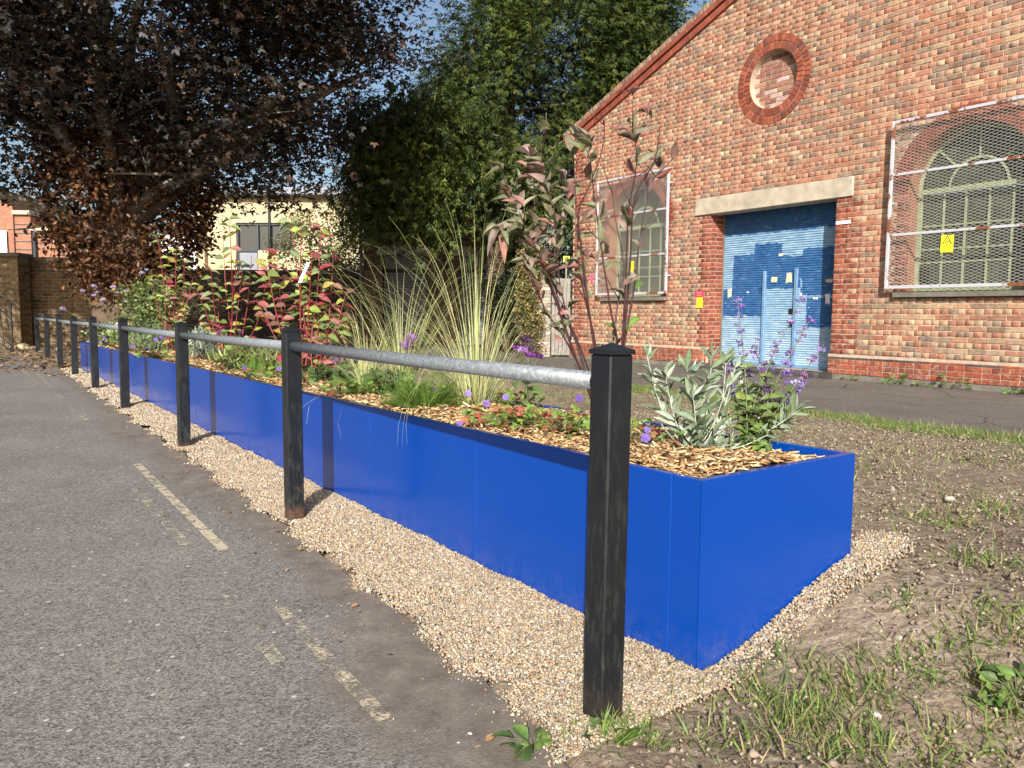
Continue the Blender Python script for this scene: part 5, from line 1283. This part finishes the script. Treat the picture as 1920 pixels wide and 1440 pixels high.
# ---- variegated grasses
def blade_mesh(bend, curl):
    v = []; n = 12; x = z = 0.; th = 0.
    for i in range(n + 1):
        u = i / n; w = .5 * (1 - u ** 3) * (.55 + .45 * math.sin(math.pi * min(1, u * 1.5 + .15))); v += [(-w * .008, x, z), (0, x + .0012, z), (w * .008, x, z)]
        th = bend * u ** 1.6 + curl * u ** 5; x += math.sin(th) / n; z += math.cos(th) / n
    return py_mesh('blade', v, [(3 * i + a, 3 * i + a + 1, 3 * i + 4 + a, 3 * i + 3 + a) for i in range(n) for a in (0, 1)], M['blade'], True)
BLADES = [blade_mesh(b_, c_) for b_, c_ in ((.25, .3), (.5, .8), (.8, .6), (1.2, .8), (1.6, 1.), (2.0, 1.), (.7, 1.4))]
def ornamental_grass(bpx, e, n, h0, h1, label, spread=.09, tilt=1.05):
    a = a_at_px(bpx, e); base = bed(a, e); o = thing('ornamental_grass', label, 'grass', base, group='variegated grasses in the planter')
    for i in range(n):
        yaw = rnd.uniform(0, 6.28); k = rnd.random(); me = BLADES[min(6, int(k * 7))]; h = rnd.uniform(h0, h1) * (.75 if k > .7 and rnd.random() < .5 else 1)
        r = spread * math.sqrt(rnd.random()); rot = Matrix.Rotation(yaw, 3, 'Z') @ Matrix.Rotation(-rnd.uniform(0, tilt) * (.4 + k), 3, 'X')
        c = rnd.choice([(.56, .57, .27), (.62, .62, .36), (.5, .54, .22), (.36, .42, .14), (.62, .58, .32)])
        obj('blade', me, o, loc=(r * math.sin(yaw) * -.6, r * math.cos(yaw) * .6, -.02), rot=rot, scale=(rnd.uniform(.4, .75), h, h), color=vary(c, .2))
ornamental_grass(893, .52, 210, .6, 1.2, 'largest clump of pale yellow striped grass in the middle of the planter', .12)
ornamental_grass(752, .58, 110, .55, 1.15, 'thin upright clump of striped grass left of the largest grass', .09)
ornamental_grass(690, .45, 110, .36, .74, 'low spreading clump of striped grass beside the crimson dogwood', .14, .85)
# ---- silver leaved plant
def silver_plant(a, e, tips, label):
    base = bed(a, e); o = thing('silver_leaved_plant', label, 'plant', base); n = 0
    for (px, py) in tips:
        tip = at_y(px, py, base.y + rnd.uniform(-.1, .12)); st = base + Vector((rnd.uniform(-.05, .05), rnd.uniform(-.04, .04), -.015)); h = tip - st
        mid = st + Vector((h.x * .6, h.y * .5, h.z * .42)); path = smooth_path([st, mid, tip], 7); stem(o, path, .0032, .0015, M['silver_stem'])
        L = len(path)
        for i in range(1, L):
            for s in range(2 if i < L - 2 else 3):
                if rnd.random() < .1 or n > 296: continue
                tan = (path[min(i + 1, L - 1)] - path[i - 1]).normalized(); ang = rnd.uniform(0, 6.28); sd = tan.orthogonal().normalized(); sd.rotate(Matrix.Rotation(ang, 3, tan))
                leaf_at(o, rnd.choice(NARROW), path[i], tan * rnd.uniform(.7, 1.3) + sd, rnd.uniform(.055, .1), vary(rnd.choice([(.25, .3, .22), (.34, .38, .31), (.14, .19, .11), (.2, .25, .165)]), .15)); n += 1
silver_plant(.42, .5, [(1213, 668), (1247, 705), (1288, 692), (1300, 745), (1335, 668), (1362, 672), (1378, 690), (1320, 720), (1400, 735), (1485, 775), (1500, 768), (1240, 795), (1270, 760), (1420, 795), (1440, 815), (1350, 760), (1310, 800), (1380, 800), (1260, 835), (1330, 790), (1365, 720), (1400, 830), (1290, 825)], 'bushy silver leaved plant at the near end of the planter')
# ---- catmint
cb = bed(.33, .64)
cat = thing('catmint', 'green catmint with tall purple flower spikes at the near end of the planter', 'plant', cb); nlv = 0
for (px, py) in ((1383, 562), (1503, 558), (1518, 600), (1545, 645), (1453, 655), (1416, 640), (1400, 690), (1480, 690), (1365, 680), (1440, 720), (1500, 720), (1470, 760), (1400, 760), (1430, 770), (1350, 740)):
    tip = at_y(px, py, cb.y + rnd.uniform(-.06, .12)); st = cb + Vector((rnd.uniform(-.07, .07), rnd.uniform(-.05, .05), -.015)); path = smooth_path([st, st.lerp(tip, .5) + Vector((rnd.uniform(-.02, .02), 0, .0)), tip], 8); stem(cat, path, .0026, .0014, M['green_stem'])
    L = len(path)
    for i in range(1, L):
        t = i / (L - 1)
        if t > .58 and py < 735:
            for _w in range(rnd.choice((1, 1, 2))): obj('flower_whorl', rnd.choice(WHORL), cat, loc=path[i] - cb + Vector((rnd.uniform(-.012, .012), rnd.uniform(-.01, .01), rnd.uniform(-.012, .012))), rot=(rnd.uniform(-.3, .3), rnd.uniform(-.3, .3), rnd.uniform(0, 6)), scale=(rnd.uniform(.011, .019) * (1.2 - .3 * t),) * 3, color=vary(rnd.choice([(.25, .15, .5), (.32, .22, .58), (.2, .09, .3), (.3, .14, .34), (.42, .34, .68)]), .2))
        elif t < .75:
            for s in range(4 if t < .5 else 2):
                ang = rnd.uniform(0, 6.28)
                if nlv < 298: leaf_at(cat, rnd.choice(SMALL), path[i] + Vector((rnd.uniform(-.015, .015), rnd.uniform(-.015, .015), 0)), Vector((math.cos(ang), math.sin(ang), rnd.uniform(-.1, .6))), rnd.uniform(.03, .055), vary(rnd.choice([(.13, .19, .06), (.17, .24, .07), (.1, .14, .05), (.22, .3, .07)]), .2)); nlv += 1
# ---- feathery and leafy greens
def feathery(bpx, e, n, s0, s1, label):
    base = bed(a_at_px(bpx, e), e); o = thing('feathery_plant', label, 'plant', base)
    for i in range(n):
        yaw = rnd.uniform(0, 6.28); r = .11 * math.sqrt(rnd.random()); el = rnd.uniform(.25, 1.4); d = Vector((math.cos(yaw) * math.cos(el), math.sin(yaw) * math.cos(el), math.sin(el)))
        leaf_at(o, FROND, base + Vector((math.cos(yaw) * r, math.sin(yaw) * r, .0)), d, rnd.uniform(s0, s1), vary(rnd.choice([(.13, .23, .04), (.1, .18, .035), (.17, .28, .05)]), .2), up=(rnd.gauss(0, .3), rnd.gauss(0, .3), 1), name='frond')
feathery(800, .3, 130, .1, .2, 'brightest feathery green plant by the front edge below the largest grass')
feathery(850, .5, 70, .08, .16, 'feathery green plant tucked under the largest grass'); feathery(690, .38, 80, .08, .17, 'feathery green plant left of the brightest one'); feathery(500, .35, 70, .09, .2, 'feathery green plant beside the second post from the near end')
def leafy(bpx, e, n, s0, s1, label, pal=((.08, .14, .045), (.11, .18, .05), (.07, .115, .05)), h=.14):
    base = bed(a_at_px(bpx, e), e); o = thing('leafy_plant', label, 'plant', base)
    for i in range(n):
        yaw = rnd.uniform(0, 6.28); r = rnd.uniform(.02, .15); tip = base + Vector((math.cos(yaw) * r, math.sin(yaw) * r, rnd.uniform(.02, h)))
        stem(o, [base + Vector((0, 0, -.01)), base.lerp(tip, .6) + Vector((0, 0, .02)), tip], .0015, .001, M['green_stem'], 'stalk', 4)
        leaf_at(o, rnd.choice(LOBED), tip, Vector((math.cos(yaw), math.sin(yaw), rnd.uniform(-.2, .7))), rnd.uniform(s0, s1), vary(rnd.choice(pal), .2))
    return o
leafy(605, .4, 42, .07, .12, 'dark leafy plant on the mulch right of the second post'); leafy(735, .48, 40, .06, .11, 'dark leafy plant between the two feathery plants'); leafy(655, .55, 26, .06, .1, 'small dark leafy plant at the foot of the low grass')
VIO = [(.2, .12, .48), (.27, .18, .56), (.16, .08, .38)]
def geranium(bpx, e, n, flowers, label, s=(.035, .068)):
    base = bed(a_at_px(bpx, e), e); o = thing('geranium', label, 'plant', base, group='violet geraniums along the front of the planter')
    for i in range(n):
        yaw = rnd.uniform(0, 6.28); r = rnd.uniform(.02, .3); tip = base + Vector((math.cos(yaw) * r * .9, math.sin(yaw) * r * .7, rnd.uniform(.01, .09)))
        stem(o, [base, base.lerp(tip, .5) + Vector((0, 0, .015)), tip], .0012, .0009, M['green_stem'], 'stalk', 4)
        leaf_at(o, rnd.choice(LOBED), tip, Vector((math.cos(yaw), math.sin(yaw), rnd.uniform(-.1, .6))), rnd.uniform(*s), vary(rnd.choice([(.17, .27, .05), (.22, .33, .06), (.14, .2, .05), (.3, .12, .06)] if rnd.random() < .93 else [(.4, .1, .08)]), .2))
    for (px, py) in flowers:
        f = at_y(px, py, base.y + rnd.uniform(-.12, .02)); stem(o, [base, base.lerp(f, .6) + Vector((0, 0, .02)), f], .0013, .001, M['tan_stem'], 'stalk', 4)
        obj('flower', FLOWER, o, loc=f - base, rot=basis1(Vector((rnd.uniform(-.4, .4), .5, 1)), (0, -1, .6)), scale=(rnd.uniform(.015, .02) * (1 + .25 * (base.y > 6)),) * 3, color=vary(rnd.choice(VIO), .15))
geranium(975, .3, 95, [(878, 738), (862, 795), (912, 757)], 'sprawling geranium with bright leaves at the front edge right of the largest grass')
geranium(1060, .36, 60, [(1086, 747)], 'sparse geranium trailing just left of the near post')
geranium(1205, .42, 48, [(1213, 806), (1210, 822)], 'small geranium between the near post and the silver leaved plant')
geranium(930, .6, 60, [(948, 745)], 'geranium filling the back of the bed right of the largest grass')
geranium(640, .2, 40, [], 'leafy geranium without flowers at the front edge below the low grass')
geranium(520, .22, 46, [(523, 692), (468, 703), (458, 690)], 'geranium with three flowers left of the second post', (.04, .07))
geranium(300, .16, 44, [(292, 637), (276, 655), (248, 650), (303, 632)], 'geranium with four flowers between the third and fourth posts', (.05, .08))
geranium(205, .16, 40, [(197, 635), (211, 661), (190, 640)], 'geranium spilling over the far front edge of the planter', (.05, .09))
# ---- verbena
def verbena(bpx, e, heads, label, hs=.026, sub=True, pal=((.3, .12, .42), (.38, .2, .5), (.26, .07, .36))):
    base = bed(a_at_px(bpx, e), e); o = thing('verbena', label, 'plant', base, group='purple headed verbenas')
    for (px, py) in heads:
        f = at_y(px, py, base.y + rnd.uniform(-.1, .1)); path = smooth_path([base + Vector((rnd.uniform(-.03, .03), 0, -.01)), base.lerp(f, .5) + Vector((rnd.uniform(-.02, .02), 0, .03)), f], 4); stem(o, path, .0022, .0013, M['green_stem'])
        obj('flower_head', rnd.choice(HEAD), o, loc=f - base, rot=(rnd.uniform(-.3, .3), rnd.uniform(-.3, .3), rnd.uniform(0, 6)), scale=(hs * rnd.uniform(.8, 1.15),) * 3, color=vary(rnd.choice(pal), .15))
    for k in range(18):
        ang = rnd.uniform(0, 6.28); leaf_at(o, rnd.choice(NARROW if not sub else SMALL), base + Vector((rnd.uniform(-.07, .07), rnd.uniform(-.06, .06), rnd.uniform(0, .18))), Vector((math.cos(ang), math.sin(ang), rnd.uniform(0, .8))), rnd.uniform(.04, .075), vary((.1, .15, .05), .3))
verbena(765, .62, [(770, 631), (777, 634), (755, 645), (762, 650), (768, 640)], 'verbena with purple heads left of the largest grass')
verbena(985, .62, [(985, 636), (972, 650), (980, 655), (995, 652), (992, 665), (1003, 664), (1010, 668)], 'verbena with purple heads right of the largest grass')
verbena(655, .5, [(648, 668), (645, 688), (665, 674), (630, 677)], 'verbena with purple heads hanging below the rail by the low grass')
verbena(215, .35, [(155, 545), (118, 579), (177, 536), (183, 547), (177, 553), (213, 538), (220, 548), (236, 546), (266, 511), (238, 564), (193, 561), (275, 505)], 'tall thin verbena with lilac heads at the far end of the planter', .035, False, ((.5, .42, .62), (.45, .35, .6)))
verbena(440, .62, [(425, 620), (432, 617), (415, 622), (450, 622)], 'verbena with purple heads under the middle dogwood', .035)
# ---- mounds and the green bush
def mound(name, bpx, e, c, r, n, per, size, pal, label, mat='leaves', tv=oval_v, tf=oval_f, droop=-.5, stems=9, cat_='plant'):
    base = bed(a_at_px(bpx, e), e); o = thing(name, label, cat_, base)
    for i in range(stems): stem(o, [base, base + Vector((rnd.uniform(-.5, .5) * r[0], rnd.uniform(-.5, .5) * r[1], c * .6)), base + Vector((rnd.uniform(-.9, .9) * r[0], rnd.uniform(-.9, .9) * r[1], c + rnd.uniform(0, .8) * r[2]))], .004, .0015, M['tan_stem'], 'stem', 4)
    foliage(o, cloud(n, (base.x, base.y, base.z + c), r, .25, rnd.random() * 9, -.5, lambda p: base.z), per, (r[0] * .14, r[1] * .14, r[2] * .16), tv, tf, size, pal, mat, 'foliage', droop, .8)
thin_v = [(-.07, 0, 0), (.07, 0, 0), (.05, .6, .03), (0, 1, -.03), (-.05, .6, .03)]; thin_f = [(0, 1, 2), (0, 2, 4), (4, 2, 3)]
SIL = [(.3, .34, .27), (.38, .42, .35), (.22, .27, .19), (.26, .3, .2)]
mound('green_bush', 285, .5, .5, (.42, .3, .5), 70, 42, (.03, .06), [(.12, .17, .05), (.17, .22, .07), (.09, .13, .04), (.22, .26, .1)], 'tall small leaved green bush at the far end of the planter', stems=16, cat_='shrub')
mound('lavender', 388, .48, .13, (.3, .24, .17), 46, 46, (.04, .08), SIL, 'silver grey lavender mound right of the third post', tv=thin_v, tf=thin_f, droop=-1.2)
mound('lavender', 290, .42, .14, (.4, .22, .2), 50, 46, (.04, .09), [(.2, .26, .13), (.26, .32, .19), (.16, .22, .09)], 'grey green lavender mound between the third and fourth posts', tv=thin_v, tf=thin_f, droop=-1.2)
mound('white_flowered_plant', 205, .4, .14, (.34, .25, .18), 40, 40, (.04, .08), [(.16, .24, .05), (.22, .3, .07), (.12, .18, .04), (.5, .52, .5)], 'bright green plant dotted with white at the far planter end')
mound('soft_grass', 470, .45, .08, (.34, .25, .1), 34, 42, (.07, .13), [(.16, .2, .06), (.24, .26, .1), (.12, .16, .05)], 'low soft grassy plant between the second and third posts', tv=thin_v, tf=thin_f, droop=-1.)
mound('soft_grass', 545, .62, .07, (.3, .2, .08), 22, 40, (.06, .11), [(.14, .18, .06), (.2, .22, .09)], 'low soft grassy plant under the crimson dogwood', tv=thin_v, tf=thin_f, droop=-1.)

# ================================================================== GRASS, WEEDS, STONES ON THE VERGE
bl_v = [(-.03, 0, 0), (.03, 0, 0), (.026, .2, .48), (-.026, .2, .48), (0, .75, .8)]; bl_f3 = [(0, 1, 2), (0, 2, 3), (3, 2, 4)]
GA, GE, GS, GC = [], [], [], []
GREEN = [(.12, .2, .04), (.15, .24, .05), (.1, .17, .035), (.19, .27, .065), (.24, .28, .09)]; STRAW = [(.32, .26, .13), (.38, .31, .17), (.26, .2, .1)]
def add_grass(a, e, s0, s1, straw):
    n = len(a); GA.append(a); GE.append(e); GS.append(rng.uniform(s0, s1, n)); c = pick(GREEN, n); k = rng.random(n) < straw; c[k] = pick(STRAW, k.sum()); GC.append(c)
def tuft_px(px, py, n, r, s0=.035, s1=.08, straw=.12):
    a0, e0 = ae(on_ground(px, py)); add_grass(a0 + rng.normal(0, r, n), e0 + rng.normal(0, r, n), s0, s1, straw)
# noise patches over the whole verge
n = 90000; a = rng.uniform(-1.6, 13, n); e = rng.uniform(.9, 6.2, n); lim = path_near(a) + .06 * np.sin(a * 6)
dens = np.array([fbm(x, y, 0, 1.15) + .5 * fbm(x, y, 5, 4.) for x, y in zip(a[::1], e[::1])])
keep = (e < lim) & (rng.random(n) < np.clip(.04 + .75 * (dens - .05), .025, .7) + np.exp(-((lim - e - .22) / .22) ** 2) * .85) & (e > .95)
keep &= ~((e < 2.0) & (a < .9) & (a > -.4) & (rng.random(n) < .75))
add_grass(a[keep], e[keep], .035, .09, .3)
n2_ = 26000; a2 = rng.uniform(-.8, 9, n2_); e2 = path_near(a2) - .02 - np.abs(rng.normal(0, .26, n2_)) + .05 * np.sin(a2 * 6); add_grass(a2, e2, .035, .085, .15)
n2_ = 9000; a2 = rng.uniform(-.6, 7, n2_); e2 = rng.uniform(2.4, 4.7, n2_); k = np.array([fbm(x, y, 7, 1.6) for x, y in zip(a2, e2)]) > .02; add_grass(a2[k], e2[k], .03, .08, .3); print('grass', keep.sum())
for q in ((1500, 1330, 420, .07), (1560, 1380, 260, .07), (1620, 1300, 120, .06), (1240, 1275, 60, .03), (1290, 1310, 80, .04), (1400, 1290, 70, .04), (1480, 1240, 60, .03), (1650, 1285, 190, .07), (1780, 1250, 200, .07), (1870, 1180, 240, .08), (1700, 1130, 50, .04), (1850, 1060, 130, .07), (1760, 980, 160, .1), (1880, 960, 200, .1), (1440, 1400, 90, .06), (1690, 1400, 110, .06), (1820, 1400, 150, .08), (1330, 1400, 60, .05), (1880, 1320, 140, .06), (1540, 1270, 40, .03)):
    tuft_px(*q, .04, .09, .25)
for q in ((1150, 1385, 170, .022, .05, .1), (1185, 1375, 60, .02, .04, .09), (1120, 1360, 60, .025, .04, .07), (1060, 1385, 40, .03, .03, .06), (1215, 1400, 60, .03, .04, .08)): tuft_px(*q, .1)
a = rng.uniform(12.2, 16.5, 1500); e = rng.uniform(-1.4, .6, 1500); k = (e > edge(a) - .1 - .5 * (a > 13)) & (rng.random(1500) < .6); add_grass(a[k], e[k], .03, .06, .3)
a, e, s, c = (np.concatenate(v) for v in (GA, GE, GS, GC))
bare = ~((a > -.03) & (a < 12) & (e > -.02) & (e < .85)); a, e, s, c = a[bare], e[bare], s[bare], c[bare]; n = len(a)
pos = np.stack([C0.x + D1.x * a + E1.x * e, C0.y + D1.y * a + E1.y * e, gz_ae(a, e) - .006 + np.where((a < 6), 0, 0)], 1)
m = rmats(n, np.stack([s * rng.uniform(.7, 1.3, n), s * rng.uniform(.6, 1.6, n), s * rng.uniform(.45, 1.05, n)], 1), .5)
o = obj('grass', scatter(bl_v, bl_f3, pos, m, c, 'grass', M['leaves']), kind='stuff'); o['label'] = 'patchy green and straw coloured grass on the bare soil verge'
# crumbs of soil
n = 24000; a = rng.uniform(-1.7, 4, n); e = rng.uniform(-.7, 5, n); k = (e < path_near(a)) & ((e > .9) | (a < -.15)) ; a, e = a[k], e[k]; n = len(a)
pos = np.stack([C0.x + D1.x * a + E1.x * e, C0.y + D1.y * a + E1.y * e, gz_ae(a, e) + .008], 1)
o = obj('soil_crumbs', scatter(peb_v, peb_f, pos, rmats(n, rng.uniform(.003, .011, (n, 3)) * np.where(rng.random((n, 1)) < .08, 1.8, 1)), pick([(.2, .155, .115), (.26, .2, .15), (.15, .11, .08), (.33, .27, .2)], n), 'soil_crumbs', M['tint_matte']), kind='stuff'); o['label'] = 'small crumbs of dry soil scattered over the bare verge'
# dry stalks lying flat
n = 9000; a = rng.uniform(-1.6, 5, n); e = rng.uniform(.9, 5.2, n); k = (e < path_near(a)); a, e = a[k], e[k]
a2 = rng.uniform(-1.5, -.12, 900); e2 = rng.uniform(-.55, 1.2, 900); a = np.concatenate([a, a2]); e = np.concatenate([e, e2]); n = len(a)
pos = np.stack([C0.x + D1.x * a + E1.x * e, C0.y + D1.y * a + E1.y * e, gz_ae(a, e) + .012], 1)
o = obj('dry_litter', scatter([(-.5, -.02, 0), (.5, -.015, .03), (.5, .015, .03), (-.5, .02, 0)], [(0, 1, 2, 3)], pos, rmats(n, rng.uniform(.02, .075, n), .15), pick(STRAW + [(.2, .12, .07)], n), 'dry_litter', M['tint_matte']), kind='stuff'); o['label'] = 'dry straw bits lying on the soil of the verge'
# fallen leaves at the far end and along the road edge
n = 2600; a = rng.uniform(12.0, 18, n); e = rng.uniform(-2.2, 2.2, n); k = (rng.random(n) < .8); a, e = a[k], e[k]
a2 = rng.uniform(-1.4, 12, 170); e2 = edge(a2) + rng.normal(-.08, .13, 170); a = np.concatenate([a, a2]); e = np.concatenate([e, e2]); n = len(a)
pos = np.stack([C0.x + D1.x * a + E1.x * e, C0.y + D1.y * a + E1.y * e, gz_ae(a, e) + .012], 1); sc = np.where(a > 11, rng.uniform(.05, .1, n), rng.uniform(.012, .03, n))
o = obj('fallen_leaves', scatter(oval_v, oval_f, pos, rmats(n, sc, .3), pick([(.14, .07, .035), (.2, .11, .05), (.1, .05, .03), (.3, .2, .1)], n), 'fallen_leaves', M['tint_matte']), kind='stuff'); o['label'] = 'brown fallen leaves on the ground below the purple tree'
# stones
def stone(px, py, s, col, label, squash=.6, group='loose stones on the soil'):
    p = on_ground(px, py); v = np.array(ico) * np.array([1, .8, squash]) * s; v = v * (1 + rng.uniform(-.16, .16, (12, 1)))
    o = obj('stone', np_mesh('stone', v, icf, M['stone'], smooth=True), loc=(p.x, p.y, p.z + s * squash * .35), rot=(0, 0, rnd.uniform(0, 6)), color=vary(col, .15))
    sub = o.modifiers.new('round', 'SUBSURF'); sub.levels = sub.render_levels = 2; tag(o, label, 'stone', group)
t = NT('stone'); p = t.pos(); M['stone'] = t.out(t.mix(1., t.src('obj'), t.ramp(t.noise(p, 60, 5), [(.3, (.6,) * 3), (.7, (1.3,) * 3)]), 'MULTIPLY'), .85, t.bump(t.noise(p, 90), .5, .006), spec=.25)
for px, py, s, c_, l in ((1718, 1187, .026, (.3, .27, .23), 'grey flint stone, largest on the bare soil right of the planter'), (1647, 1205, .022, (.24, .19, .15), 'brown stone left of a pale stone on the bare soil'), (1685, 1198, .022, (.36, .31, .25), 'pale buff stone between two others on the bare soil'), (1734, 1231, .016, (.3, .22, .18), 'small reddish stone on the soil below the grey flint'), (1765, 1236, .02, (.38, .33, .27), 'rounded pale stone at the right of the stone group'),
                      (1642, 1346, .024, (.52, .48, .4), 'flat whitish chip of stone beside the grass tuft near the bottom'), (1781, 938, .03, (.42, .38, .32), 'pale stone on the soil beyond the planter end'), (881, 1377, .009, (.66, .62, .56), 'white pebble on the road edge, the upper of two'), (860, 1396, .01, (.58, .54, .48), 'grey white pebble on the road edge, the lower of two'), (1850, 1315, .014, (.4, .36, .3), 'small stone beside the leafy weed at the right edge')):
    stone(px, py, s, c_, l)
for px, s, l in ((28, .11, 'tan rubble block at the foot of the pier, leftmost'), (45, .15, 'largest tan rubble block below the boundary wall'), (62, .09, 'small tan rubble block by the last fence post'), (112, .08, 'pale rubble lump between the far fence posts')):
    p = at_y(px, 650, 16.6); o = obj('rubble', np_mesh('rubble', np.array(ico) * np.array([1.3, .8, .6]) * s * (1 + rng.uniform(-.2, .2, (12, 1))), icf, M['stone']), loc=(p.x, p.y, float(gz(p.x, p.y)) + s * .3), rot=(0, 0, rnd.uniform(0, 6)), color=vary((.4, .31, .2), .2)); tag(o, l, 'rubble', 'rubble by the boundary wall')
# weeds
def weed(p, n, s0, s1, h, label, pal=((.1, .17, .04), (.14, .22, .05), (.08, .13, .04)), rad=.12):
    o = thing('weed', label, 'plant', p, group='weeds')
    for i in range(n):
        yaw = rnd.uniform(0, 6.28); r = rad * math.sqrt(rnd.random()); z = h * rnd.random() * (1 - r / rad * .6); q = p + Vector((math.cos(yaw) * r, math.sin(yaw) * r, z))
        stem(o, [p, p.lerp(q, .6) + Vector((0, 0, .01)), q], .0014, .001, M['green_stem'], 'stalk', 4)
        leaf_at(o, rnd.choice(LOBED + SMALL), q, Vector((math.cos(yaw), math.sin(yaw), rnd.uniform(0, .7))), rnd.uniform(s0, s1), vary(rnd.choice(pal), .2))
wp = on_ground(1905, 1310); weed(wp, 34, .035, .06, .09, 'leafy weed at the right edge of the bare soil', rad=.1)
for px, py, l in ((1000, 1400, 'broad leaved weed at the road edge left of the near post'), (1095, 1375, 'weed with pointed leaves at the foot of the near post')): weed(on_ground(px, py), 12, .03, .06, .05, l, rad=.06)
for x, h, n, l in ((1.62, .06, 10, 'tiny weed by the right door jamb'), (2.35, .2, 26, 'upright weed against the plinth right of the shutter'), (3.15, .32, 20, 'tall thin weed against the plinth below the right window'), (3.95, .12, 30, 'spreading weed against the plinth below the right window'), (4.35, .22, 46, 'largest weed clump against the plinth near the right edge'), (-1.75, .1, 16, 'weed beside the left end of the dark step'), (2.75, .07, 16, 'creeping weed between two upright weeds on the plinth')):
    q = hall_w(x, -.14, 0); q.z = float(gz(q.x, q.y)) + .004; weed(q, n, .04, .09, h, l, rad=.08 + h * .4)
print('objects', len(bpy.data.objects))
